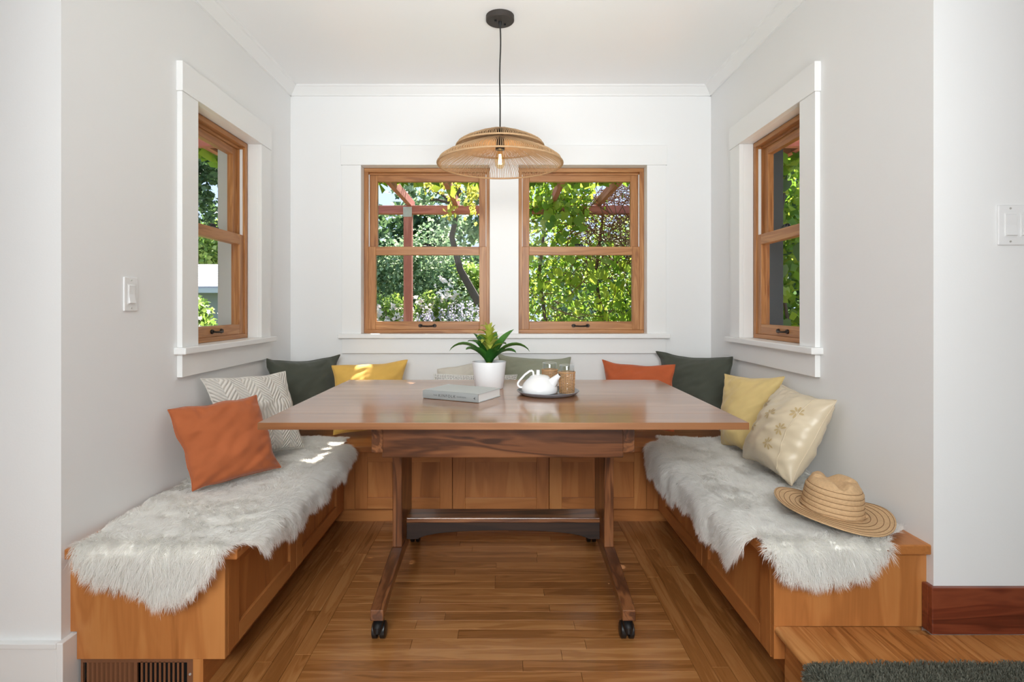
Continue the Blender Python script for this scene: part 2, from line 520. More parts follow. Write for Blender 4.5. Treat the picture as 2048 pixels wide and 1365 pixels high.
def np_mesh(name, verts, tris, mat, parent=None, smooth=False):
    """large triangle soup straight from numpy (world coordinates)"""
    v = np.asarray(verts, dtype=np.float64)
    if parent is not None:
        inv = np.array(wmat(parent).inverted())
        v = v @ inv[:3, :3].T + inv[:3, 3]
    me = bpy.data.meshes.new(name)
    t = np.asarray(tris, dtype=np.int32)
    me.vertices.add(len(v)); me.vertices.foreach_set('co', v.astype(np.float32).ravel())
    me.loops.add(t.size); me.loops.foreach_set('vertex_index', t.ravel())
    me.polygons.add(len(t))
    me.polygons.foreach_set('loop_start', np.arange(0, t.size, 3, dtype=np.int32))
    me.polygons.foreach_set('loop_total', np.full(len(t), 3, dtype=np.int32))
    if smooth: me.polygons.foreach_set('use_smooth', [True] * len(t))
    me.update(calc_edges=True)
    me.validate()
    me.materials.append(mat)
    o = bpy.data.objects.new(name, me)
    o.parent = parent
    COL.objects.link(o)
    return o

def bx(name, mat, x0, x1, y0, y1, z0, z1, parent=None, bevel=0.0, local=False):
    return MB().box(x0, x1, y0, y1, z0, z1).build(name, mat, parent, bevel=bevel, local=local)

def struct(o):
    o['kind'] = 'structure'
    return o

def arc(c, r0, r1, z, n=48, a0=0.0):
    return [(c[0] + r0 * math.cos(a0 + 2 * PI * i / n), c[1] + r1 * math.sin(a0 + 2 * PI * i / n), c[2] + z) for i in range(n)]

# ------------------------------------------------------------------ room shell
XL, XR, YB, YF, ZC = -1.289, 1.250, 3.381, 1.63, 2.462
T = 0.16
WZ0, WZ1 = 0.976, 1.989
HOLE = 0.012
def wall_with_hole(name, horiz, fixed0, fixed1, a0, a1, z0, z1, holes):
    """axis-aligned wall made round its window openings"""
    b = MB()
    def put(p, q, r, s):
        if q - p < 1e-4 or s - r < 1e-4: return
        if horiz == 'x': b.box(p, q, fixed0, fixed1, r, s)
        else: b.box(fixed0, fixed1, p, q, r, s)
    h0 = holes[0][0]; h1 = holes[-1][1]
    put(a0, h0, z0, z1); put(h1, a1, z0, z1)
    put(h0, h1, z0, WZ0 - 0.027); put(h0, h1, WZ1 + HOLE, z1)
    return struct(b.build(name, M['wall']))
BK = [(-0.858, -0.0855), (0.0875, 0.858)]
wall_with_hole('wall_back', 'x', YB, YB + T, XL - T, XR + T, -0.3, ZC + 0.1, [(BK[0][0] - HOLE, BK[1][1] + HOLE)])
wall_with_hole('wall_left', 'y', XL - T, XL, YF, YB, -0.3, ZC + 0.1, [(2.324 - HOLE, 2.93 + HOLE)])
wall_with_hole('wall_right', 'y', XR, XR + T, YF, YB, -0.3, ZC + 0.1, [(2.33 - HOLE, 2.925 + HOLE)])
struct(bx('wall_front_left', M['wall'], -3.3, XL - T, YF, YF + 0.12, -0.3, ZC + 0.1))
struct(bx('wall_front_right', M['wall'], XR + T, 3.3, YF, YF + 0.12, -0.3, ZC + 0.1))
struct(bx('wall_side_left', M['wall'], -3.4, -3.3, -2.6, YF + 0.12, -0.3, ZC + 0.1))
struct(bx('wall_side_right', M['wall'], 3.3, 3.4, -2.6, YF + 0.12, -0.3, ZC + 0.1))
struct(bx('wall_rear', M['wall'], -3.4, 3.4, -2.7, -2.6, -0.3, ZC + 0.1))
struct(bx('ceiling', M['ceil'], -3.4, 3.4, -2.6, YB + T, ZC, ZC + 0.1))

# floor: a dark bed with single oak boards laid on it, border strips running the other way
floor = struct(bx('floor', M['floor']['x'], -3.4, 3.4, -2.6, YB + 0.02, -0.06, -0.014))
FX0, FX1, TOE_Y = -0.905, 0.876, 2.985
BX0, BX1 = -0.63, 0.60
def plank(x0, x1, y0, y1, ax, z=0.0, parent=None, mats=None, th=0.013):
    g = 0.0005
    b = MB().box(x0 + g, x1 - g, y0 + g, y1 - g, z - th, z + random.uniform(-0.0002, 0.0002))
    return b.build('plank', (mats or M['floor'])[ax], parent, bevel=0.0006, seg=1)
pw = 0.0572
y = 0.2
while y < TOE_Y - 0.001:
    y1 = min(y + pw, TOE_Y)
    x = BX0
    first = True
    while x < BX1 - 0.001:
        ln = random.uniform(0.25, 0.9) if first else random.uniform(0.55, 1.15)
        first = False
        x1 = x + ln
        if BX1 - x1 < 0.22: x1 = BX1
        plank(x, x1, y, y1, 'x', parent=floor)
        x = x1
    y = y1
for (a, b_) in ((FX0, BX0), (BX1, FX1)):
    k = 5
    w = (b_ - a) / k
    for i in range(k):
        y = 0.2
        first = True
        while y < TOE_Y - 0.001:
            ln = random.uniform(0.3, 1.0) if first else random.uniform(0.6, 1.2)
            first = False
            y1 = y + ln
            if TOE_Y - y1 < 0.25: y1 = TOE_Y
            plank(a + i * w, a + (i + 1) * w, y, y1, 'y', parent=floor)
            y = y1

# raised step at the right, oak boards running away from the camera, bullnosed edge board
PZ = 0.190
step = struct(bx('floor_step', M['step']['y'], 0.832, 3.3, -2.6, 1.66, -0.014, PZ - 0.014))
nose = MB()
nr = [(0.80 + 0.012 - 0.012 * math.sin(t), PZ - 0.012 + 0.012 * math.cos(t)) for t in [i * PI / 10 for i in range(11)]]
nose.prism([(0.885, PZ), ] + nr + [(0.885, PZ - 0.024)], 'y', -0.4, 1.656)
nose.build('nosing_board', M['step']['y'], step, smooth=True)
x = 0.8855
while x < 2.6:
    w = random.uniform(0.055, 0.06)
    plank(x, x + w, random.uniform(-0.3, 0.2), 1.656 if x + w < XR - 0.02 else 1.615, 'y', PZ, step, M['step'], 0.013)
    x += w

# crown moulding along the three walls of the nook
def crown(name, axis, a, b, pos, sgn):
    p = 0.057
    pf = [(0, -0.052), (0.010, -0.052), (0.014, -0.044), (p - 0.012, -0.010), (p - 0.004, -0.007), (p, 0.0), (0, 0)]
    poly = [(pos + sgn * q, ZC + z) for q, z in pf]
    b_ = MB()
    if axis == 'x': b_.prism(poly, 'x', a, b)
    else: b_.prism(poly, 'y', a, b)
    return struct(b_.build(name, M['trim']))
crown('trim_1', 'x', XL, XR, YB, -1)
crown('trim_2', 'y', YF, YB - 0.001, XL, 1)
crown('trim_3', 'y', YF, YB - 0.001, XR, -1)

# baseboards
bb = MB().box(-3.3, XL, YF - 0.016, YF, -0.014, 0.150).box(-3.3, XL, YF - 0.020, YF, 0.150, 0.166)
bb.box(XL, XL + 0.018, YF - 0.018, 1.70, -0.014, 0.166)
struct(bb.build('baseboard_left', M['trim'], bevel=0.002))
rb = MB().box(XR - 0.016, 3.3, YF - 0.016, YF, PZ, 0.325).box(XR - 0.016, XR, YF - 0.001, 1.6555, PZ, 0.325)
struct(rb.build('baseboard_right', M['redbase']['x'], bevel=0.003))

# ------------------------------------------------------------------ windows
def lift_handle(parent, x, y, z):
    b = MB()
    for s in (-1, 1):
        b.lathe([(0.0001, -0.008), (0.009, -0.008), (0.011, -0.003), (0.011, 0.0)], (0, 0, 0), 12)
        k = len(b.v)
        q = k - 12 * 4
        for i in range(q, k):
            vx, vy, vz = b.v[i]
            b.v[i] = (x + s * 0.043 + vx * 1.2, y + vz, z + vy)
    b.tube([(x - 0.043, y - 0.007, z), (x - 0.03, y - 0.014, z - 0.002), (x, y - 0.016, z - 0.003), (x + 0.03, y - 0.014, z - 0.002), (x + 0.043, y - 0.007, z)], 0.0045, 8)
    return b.build('sash_lift', M['iron'], parent, smooth=True, local=True)

def sash_lock(parent, x, y, z):
    b = MB()
    b.box(x - 0.034, x + 0.034, y - 0.012, y + 0.012, z, z + 0.006)
    b.lathe([(0.013, 0.0), (0.013, 0.010), (0.009, 0.014), (0.0001, 0.014)], (x + 0.004, y, z + 0.005), 14)
    b.tube([(x + 0.004, y, z + 0.014), (x - 0.018, y - 0.004, z + 0.015), (x - 0.036, y - 0.006, z + 0.012)], [0.006, 0.005, 0.003], 8)
    return b.build('sash_lock', M['black'], parent, smooth=True, local=True)

def window(name, loc, rotz, opens, cw, ext, jl_side):
    W = thing(name, loc, kind='structure', rotz=rotz)
    X0, X1 = opens[0][0], opens[-1][1]
    S = M['sash']; t = M['trim']
    L = dict(local=True)
    def part(nm, m, x0, x1, y0, y1, z0, z1, par=W, bev=0.0015):
        return bx(nm, m, x0, x1, y0, y1, z0, z1, par, bev, True)
    part('header_casing', t, X0 - cw - 0.006, X1 + cw + 0.006, -0.026, 0.0, WZ1, WZ1 + 0.118)
    part('side_casing', t, X0 - cw, X0, -0.021, 0.0, WZ0, WZ1)
    part('side_casing', t, X1, X1 + cw, -0.021, 0.0, WZ0, WZ1)
    part('stool', t, X0 - cw - 0.02, X1 + cw + 0.02, -0.046, 0.052, WZ0 - 0.027, WZ0, bev=0.004)
    part('apron', t, X0 - cw, X1 + cw, -0.021, 0.0, WZ0 - 0.118, WZ0 - 0.027)
    part('jamb_lining', t, X0 - HOLE, X0, 0.0, 0.052, WZ0, WZ1)
    part('jamb_lining', t, X1, X1 + HOLE, 0.0, 0.052, WZ0, WZ1)
    part('head_lining', t, X0 - HOLE, X1 + HOLE, 0.0, 0.052, WZ1, WZ1 + HOLE)
    # exterior casing round the opening
    part('exterior_jamb', ext, X0 - 0.012, X0 + 0.018, 0.1265, 0.20, WZ0 - 0.02, WZ1 + 0.01)
    part('exterior_jamb', ext, X1 - 0.018, X1 + 0.012, 0.1265, 0.20, WZ0 - 0.02, WZ1 + 0.01)
    part('exterior_head', ext, X0 + 0.018, X1 - 0.018, 0.1265, 0.20, WZ1 - 0.02, WZ1 + 0.01)
    part('exterior_sill', ext, X0 + 0.018, X1 - 0.018, 0.1265, 0.22, WZ0 - 0.027, WZ0 + 0.012)
    if len(opens) > 1:
        part('mullion_casing', t, opens[0][1], opens[1][0], -0.021, 0.0, WZ0, WZ1)
        part('mullion', t, opens[0][1] + 0.003, opens[1][0] - 0.003, 0.0, 0.126, WZ0, WZ1)
        part('exterior_mullion', ext, opens[0][1] - 0.018, opens[1][0] + 0.018, 0.1265, 0.20, WZ0 - 0.02, WZ1 - 0.02)
    for (x0, x1) in opens:
        if len(opens) > 1:
            x0 = x0 + (0.003 if x0 > 0 else 0); x1 = x1 - (0.003 if x1 < 0 else 0)
            x0 -= 0.006 if x0 > 0 else 0; x1 += 0.006 if x1 < 0 else 0
        fw = 0.026
        part('frame_jamb', S['z'], x0, x0 + fw, 0.0525, 0.126, WZ0 + 0.022, WZ1 - 0.024)
        part('frame_jamb', S['z'], x1 - fw, x1, 0.0525, 0.126, WZ0 + 0.022, WZ1 - 0.024)
        part('frame_head', S['x'], x0, x1, 0.0525, 0.126, WZ1 - 0.024, WZ1)
        part('head_stop', S['x'], x0 + fw, x1 - fw, 0.082, 0.092, WZ1 - 0.036, WZ1 - 0.024)
        part('frame_sill', S['x'], x0, x1, 0.0525, 0.126, WZ0, WZ0 + 0.022)
        # plastic jamb liner strip the sash slides in
        for xa in ((x0 + fw, x0 + fw + 0.004), (x1 - fw - 0.004, x1 - fw)):
            part('jamb_liner', t, xa[0], xa[1], 0.066, 0.080, 1.508, WZ1 - 0.036, bev=0.0005)
        # lower sash: two stiles and two rails, and its pane
        a0, a1 = x0 + fw - 0.003, x1 - fw + 0.003
        sw = 0.047
        lo = thing('lower_sash', (0, 0, 0)); lo.parent = W
        ya, yb = 0.060, 0.092
        for (p, q) in ((a0, a0 + sw), (a1 - sw, a1)):
            part('stile', S['z'], p, q, ya, yb, WZ0 + 0.022, 1.508, lo, 0.002)
        part('rail', S['x'], a0 + sw, a1 - sw, ya, yb, WZ0 + 0.022, WZ0 + 0.072, lo, 0.002)
        part('rail', S['x'], a0 + sw, a1 - sw, ya, yb, 1.456, 1.508, lo, 0.002)
        part('glass_pane', M['glass'], a0 + sw - 0.004, a1 - sw + 0.004, 0.0755, 0.0785, WZ0 + 0.069, 1.459, lo, 0)
        lift_handle(lo, (x0 + x1) / 2, ya, WZ0 + 0.046)
        sash_lock(lo, (x0 + x1) / 2 + 0.0, 0.078, 1.508)
        up = thing('upper_sash', (0, 0, 0)); up.parent = W
        ya, yb = 0.094, 0.124
        b0, b1 = x0 + fw, x1 - fw
        for (p, q) in ((b0, b0 + sw), (b1 - sw, b1)):
            part('stile', S['z'], p, q, ya, yb, 1.462, WZ1 - 0.024, up, 0.002)
        part('rail', S['x'], b0 + sw, b1 - sw, ya, yb, WZ1 - 0.074, WZ1 - 0.024, up, 0.002)
        part('rail', S['x'], b0 + sw, b1 - sw, ya, yb, 1.462, 1.500, up, 0.002)
        part('glass_pane', M['glass'], b0 + sw - 0.004, b1 - sw + 0.004, 0.1085, 0.1115, 1.497, WZ1 - 0.071, up, 0)
    return W
window('window_1', (0, YB, 0), 0, BK, 0.115, M['extdark'], 0)
window('window_2', (XL, 0, 0), PI / 2, [(2.324, 2.93)], 0.117, M['extlight'], 1)
window('window_3', (XR, 0, 0), -PI / 2, [(-2.925, -2.33)], 0.117, M['extdark'], -1)

# ------------------------------------------------------------------ built-in benches
SZL, SZR, SZB = 0.425, 0.440, 0.422
BZ = 0.088
def door(parent, axis, a0, a1, fixed, out, z0, z1, mats, st=0.064):
    """shaker door: axis 'y' = face normal along x, out = sign of the outward normal; parts: stiles, rails, panel"""
    g = 0.0018
    a0 += g; a1 -= g; z0 += 0.001; z1 -= g
    d = thing('door', (0, 0, 0)); d.parent = parent
    d.location = -parent.location
    f0, f1 = fixed, fixed + out * 0.020
    def put(nm, p, q, r, s, gr, dep0=f0, dep1=f1, bv=0.0015):
        if axis == 'y': bx(nm, mats[gr if gr == 'z' else 'y'], dep0, dep1, p, q, r, s, d, bv)
        else: bx(nm, mats[gr if gr == 'z' else 'x'], p, q, dep0, dep1, r, s, d, bv)
    put('stile', a0, a0 + st, z0, z1, 'z')
    put('stile', a1 - st, a1, z0, z1, 'z')
    put('rail', a0 + st, a1 - st, z0, z0 + 0.058, 'h')
    put('rail', a0 + st, a1 - st, z1 - 0.058, z1, 'h')
    put('panel', a0 + st - 0.004, a1 - st + 0.004, z0 + 0.054, z1 - 0.054, 'z', f0, fixed + out * 0.010, 0)
    return d
BM = M['bench']
XBL, XBR, YBF = -0.829, 0.798, 2.902      # faces of the three bench fronts
YEND = 1.664
# left bench
bl = thing('bench', (-1.05, 2.2, 0), 'built-in maple storage bench along left wall with floor vent at its end', 'bench', 'built-in benches of the nook')
bx('seat_board', BM['y'], XL, XBL + 0.047, 1.640, 2.858, SZL - 0.031, SZL, bl, 0.004)
endp = MB()
endp.prism([(XL, 0.170), (XL + 0.019, 0.170), (XL + 0.019, BZ), (XBL - 0.0005, BZ), (XBL - 0.0005, SZL - 0.031), (XL, SZL - 0.031)], 'y', YEND, YEND + 0.019)
endp.build('end_panel', BM['z'], bl, bevel=0.0012, seg=1)
bx('carcass', BM['y'], XL, XBL - 0.021, YEND + 0.04, 2.857, BZ, SZL - 0.031, bl)
bx('corner_stile', BM['z'], XBL - 0.0205, XBL, 1.684, 1.690, BZ, SZL - 0.031, bl)
door(bl, 'y', 1.690, 2.240, XBL - 0.0205, 1, BZ, SZL - 0.031, BM)
door(bl, 'y', 2.240, 2.840, XBL - 0.0205, 1, BZ, SZL - 0.031, BM)
bx('filler_stile', BM['z'], XBL - 0.0205, XBL - 0.002, 2.840, 2.90, BZ, SZB - 0.032, bl)
bx('toe_kick', BM['y'], -0.912, -0.895, 1.668, 2.985, -0.012, BZ - 0.001, bl)
bx('toe_post', BM['z'], -0.925, -0.895, YEND + 0.002, YEND + 0.004, -0.012, BZ, bl)
# vent register in the toe space: plate with two banks of slots
vg = thing('vent_grille', (0, 0, 0)); vg.parent = bl; vg.location = -bl.location
vx0, vx1, vz0, vz1, vy = -1.262, -0.926, -0.012, BZ - 0.002, YEND + 0.006
pl = MB()
pl.box(vx0, vx1, vy, vy + 0.006, vz1 - 0.011, vz1).box(vx0, vx1, vy, vy + 0.006, vz0, vz0 + 0.011)
for (p, q) in ((vx0, vx0 + 0.007), (-1.104, -1.094), (-0.945, vx1)):
    pl.box(p, q, vy, vy + 0.006, vz0 + 0.011, vz1 - 0.011)
pl.build('plate', M['vent'], vg)
MB().box(vx0, vx1, vy + 0.03, vy + 0.034, vz0, vz1).build('slot_shade', M['dark'], vg)  # near-black sheet puts shade behind the slots
for (p, q, n) in ((vx0 + 0.007, -1.104, 11), (-1.094, -0.945, 11)):
    for i in range(1, n):
        xx = p + (q - p) * i / n
        tw, dp = (0.010, 0.014) if p < -1.2 else (0.0, 0.003)
        sl = MB(); sl.prism([(xx - 0.003, vy), (xx + 0.003, vy), (xx + 0.003 + tw, vy + dp), (xx - 0.003 + tw, vy + dp)], 'z', vz0 + 0.009, vz1 - 0.009)
        sl.build('slat', M['vent'], vg)
sc_ = MB().lathe([(0.0001, 0.0), (0.003, 0.0), (0.004, 0.002), (0.004, 0.004)], (0, 0, 0), 10)
sc_.v = [(-0.936 + a, vy - 0.002 + c, 0.040 + b) for a, b, c in sc_.v]
sc_.build('screw', M['zinc'], vg)
# right bench
br = thing('bench', (1.02, 2.2, 0), 'built-in maple storage bench along right wall ending at the raised step', 'bench', 'built-in benches of the nook')
bx('seat_board', BM['y'], XBR - 0.047, XR, 1.636, 2.858, SZR - 0.030, SZR, br, 0.004)
bx('end_panel', BM['z'], XBR + 0.0005, XR, 1.6565, 1.676, PZ, SZR - 0.030, br, 0.0012)
bx('end_post', BM['z'], XBR + 0.0005, 0.831, 1.6565, 1.676, BZ + 0.006, PZ, br)
bx('carcass', BM['y'], XBR + 0.021, XR, 1.676, 2.857, BZ, SZR - 0.030, br)
door(br, 'y', 1.684, 2.260, XBR + 0.0205, -1, BZ, SZR - 0.030, BM)
door(br, 'y', 2.260, 2.840, XBR + 0.0205, -1, BZ, SZR - 0.030, BM)
bx('corner_stile', BM['z'], XBR, XBR + 0.0205, 1.6765, 1.684, BZ, SZR - 0.030, br)
bx('filler_stile', BM['z'], XBR + 0.002, XBR + 0.0205, 2.840, 2.90, BZ, SZB - 0.032, br)
bx('toe_kick', BM['y'], 0.866, 0.883, 1.664, 2.985, -0.012, BZ - 0.001, br)
# back bench
bk = thing('bench', (0, 3.14, 0), 'built-in maple storage bench under the double window behind the table', 'bench', 'built-in benches of the nook')
bx('seat_board', BM['x'], XL, XR, 2.860, YB, SZB - 0.031, SZB, bk, 0.004)
bx('carcass', BM['x'], XL, XR, 2.923, YB, BZ, SZB - 0.031, bk)
dv = [-0.774, -0.267, 0.234, 0.740]
for i in range(3):
    door(bk, 'x', dv[i], dv[i + 1], 2.922, -1, BZ, SZB - 0.031, BM)
bx('filler_stile', BM['z'], XBL, dv[0], 2.904, 2.922, BZ, SZB - 0.031, bk)
bx('filler_stile', BM['z'], dv[3], XBR, 2.904, 2.922, BZ, SZB - 0.031, bk)
bx('toe_kick', BM['x'], -0.893, 0.864, 2.970, 2.988, -0.012, BZ, bk)

# ------------------------------------------------------------------ table on castors
ZT = 0.765
tb = thing('dining_table', (0, 2.33, 0), 'walnut trestle table on black castors with wide plank top', 'table')
tx0, tx1, ty0, ty1 = -0.790, 0.786, 1.794, 2.858
nb = 8
ws = [random.uniform(0.8, 1.2) for _ in range(nb)]
yy = ty0
for i in range(nb):
    w = ws[i] / sum(ws) * (ty1 - ty0)
    bd = MB().box(tx0, tx1, yy, yy + w - (0.0002 if i < nb - 1 else 0), ZT - 0.023, ZT)
    bd.build('top_board', M['top']['x'], tb, bevel=0.0015 if i in (0, nb - 1) else 0.0003, seg=2)
    yy += w
WN = M['walnut']
bx('apron_rail', WN['x'], -0.409, 0.402, 1.885, 1.908, 0.628, ZT - 0.0235, tb, 0.003)
bx('apron_rail', WN['x'], -0.409, 0.402, 2.745, 2.768, 0.628, ZT - 0.0235, tb, 0.003)
def leg_side(xo, xi):
    a, b = min(xo, xi), max(xo, xi)
    # cleat under the top
    cl = MB().prism([(1.905, ZT - 0.0235), (1.905, 0.640), (1.95, 0.627), (2.70, 0.627), (2.75, 0.640), (2.75, ZT - 0.0235)], 'x', a - 0.001, b + 0.001)
    cl.build('cleat', WN['y'], tb, bevel=0.002, seg=1)
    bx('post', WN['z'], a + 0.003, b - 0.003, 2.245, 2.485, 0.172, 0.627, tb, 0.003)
    # arched foot, high in the middle, running down to both castors
    cy = 2.365
    top = []; bot = []
    for i in range(25):
        s = -1 + 2 * i / 24
        yv = cy - 0.05 + s * 0.432
        d = abs(yv - cy)
        z1 = 0.1725 if d < 0.118 else 0.1725 - 0.058 * ((d - 0.118) / 0.364) ** 1.25
        z0 = 0.128 - 0.053 * min(1, (d / 0.50)) ** 1.8
        top.append((yv, z1)); bot.append((yv, z0))
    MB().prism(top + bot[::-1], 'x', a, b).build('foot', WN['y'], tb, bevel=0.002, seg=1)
    xc = (a + b) / 2
    for yc in (1.918, 2.705):
        cst = thing('castor', (0, 0, 0)); cst.parent = tb; cst.location = -tb.location
        zc = 0.028
        for s in (-1, 1):
            w = MB().lathe([(0.005, -0.010), (0.022, -0.010), (0.028, -0.007), (0.028, 0.007), (0.022, 0.010), (0.005, 0.010)], (0, 0, 0), 24)
            w.v = [(xc + s * 0.0135 + c, yc + 0.006 + p, zc + q) for p, q, c in w.v]
            w.build('wheel', M['black'], cst, smooth=True)
        h = MB()
        h.box(xc - 0.003, xc + 0.003, yc - 0.018, yc + 0.024, zc - 0.004, 0.062)
        h.tube([(xc, yc - 0.030, zc + 0.006), (xc, yc - 0.027, zc + 0.020), (xc, yc - 0.012, zc + 0.033), (xc, yc + 0.012, zc + 0.034)], [0.010, 0.016, 0.018, 0.016], 10)
        h.build('fork', M['black'], cst, smooth=True)
        MB().lathe([(0.008, 0.055), (0.013, 0.058), (0.013, 0.066), (0.006, 0.067), (0.006, 0.079)], (xc, yc, 0), 14).build('stem', M['iron'], cst, smooth=True)
leg_side(-0.450, -0.406)
leg_side(0.443, 0.399)
bx('stretcher_shelf', WN['x'], -0.4025, 0.3955, 2.305, 2.412, 0.247, 0.267, tb, 0.003)
st = []
for i in range(21):
    u = -1 + 2 * i / 20
    z = 0.176 if abs(u) > 0.86 else 0.176 + 0.037 * math.sqrt(max(0, 1 - (u / 0.86) ** 2)) ** 0.9
    st.append((-0.0035 + u * 0.399, z))
MB().prism(st + [(0.3955, 0.246), (-0.4025, 0.246)], 'y', 2.312, 2.336).build('arched_stretcher', M['dark_brown']['x'], tb, bevel=0.0015, seg=1)

# ------------------------------------------------------------------ pendant lamp
LX, LY = -0.018, 2.55
lamp = thing('pendant_lamp', (LX, LY, 1.766), 'two-tier natural cord pendant lamp with glowing bulb over the table', 'lamp')
MB().lathe([(0.0001, ZC - 0.026), (0.060, ZC - 0.026), (0.064, ZC - 0.022), (0.064, ZC - 0.001), (0.0001, ZC - 0.001)], (LX, LY, 0), 40).build('ceiling_canopy', M['canopy'], lamp, smooth=True)
for dx, dy in ((-0.020, -0.016), (0.022, 0.020)):
    MB().lathe([(0.0001, ZC - 0.034), (0.005, ZC - 0.034), (0.005, ZC - 0.026)], (LX + dx, LY + dy, 0), 10).build('canopy_screw', M['black'], lamp, smooth=True)
MB().lathe([(0.004, ZC - 0.046), (0.007, ZC - 0.036), (0.008, ZC - 0.026)], (LX, LY, 0), 12).build('strain_relief', M['black'], lamp, smooth=True)
cp = []
for i in range(30):
    t = i / 29
    cp.append((LX + 0.003 * math.sin(t * 9.0) * (1 - t) , LY, ZC - 0.04 + (1.948 - ZC + 0.04) * t))
MB().tube(cp, 0.0032, 8).build('cord', M['cord'], lamp, smooth=True)
def shade(name, prof, n, r):
    sh = thing(name, (0, 0, 0)); sh.parent = lamp; sh.location = -lamp.location
    b = MB()
    for i in range(n):
        a = 2 * PI * (i + random.uniform(-0.12, 0.12)) / n
        b.tube([(LX + q * math.cos(a), LY + q * math.sin(a), z + random.uniform(-0.0008, 0.0008)) for q, z in prof], r, 5, cap=False)
    tag(b.build('cord_winding', M['jute'], sh, smooth='all'), kind='stuff')
    rim = prof[-1]
    MB().tube(arc((LX, LY, 0), rim[0] + 0.001, rim[0] + 0.001, rim[1], 96), 0.0042, 8, closed=True).build('rim_ring', M['jute'], sh, smooth='all')
    MB().tube(arc((LX, LY, 0), prof[0][0], prof[0][0], prof[0][1], 24), 0.003, 8, closed=True).build('hub_ring', M['iron'], sh, smooth='all')
    return sh
shade('lower_shade', [(0.022, 1.914), (0.09, 1.890), (0.17, 1.860), (0.245, 1.826), (0.275, 1.806), (0.283, 1.787)], 190, 0.0016)
shade('upper_shade', [(0.012, 1.948), (0.06, 1.937), (0.12, 1.915), (0.17, 1.893), (0.192, 1.880), (0.197, 1.867)], 150, 0.0015)
MB().lathe([(0.005, 1.950), (0.010, 1.945), (0.016, 1.925), (0.018, 1.880), (0.021, 1.862), (0.021, 1.852), (0.012, 1.850)], (LX, LY, 0), 20).build('lamp_socket', M['black'], lamp, smooth=True)
bu = thing('bulb', (0, 0, 0)); bu.parent = lamp; bu.location = -lamp.location
MB().lathe([(0.011, 1.850), (0.013, 1.838), (0.021, 1.815), (0.024, 1.798), (0.021, 1.780), (0.012, 1.769), (0.0001, 1.765)], (LX, LY, 0), 24, cap=False).build('glass_envelope', M['bulb'], bu, smooth='all')
fl = MB()
for i in range(6):
    a = 2 * PI * i / 6
    fl.tube([(LX + 0.004 * math.cos(a), LY + 0.004 * math.sin(a), 1.832), (LX + 0.008 * math.cos(a + 0.4), LY + 0.008 * math.sin(a + 0.4), 1.786)], 0.0011, 5)
fl.build('filament', M['filament'], bu)
pd = bpy.data.lights.new('bulb_light', 'POINT'); pd.energy = 0.5; pd.color = (1.0, 0.70, 0.38); pd.shadow_soft_size = 0.02
po = bpy.data.objects.new('bulb_light', pd); po.location = (LX, LY, 1.80); COL.objects.link(po)

# ------------------------------------------------------------------ cushions
def P(x, y, d):
    """point at distance d whose direction is that of pixel (x, y)"""
    return Vector(((x - 1008) * d / F_PX, d, EYE - (y - 615) * d / F_PX))

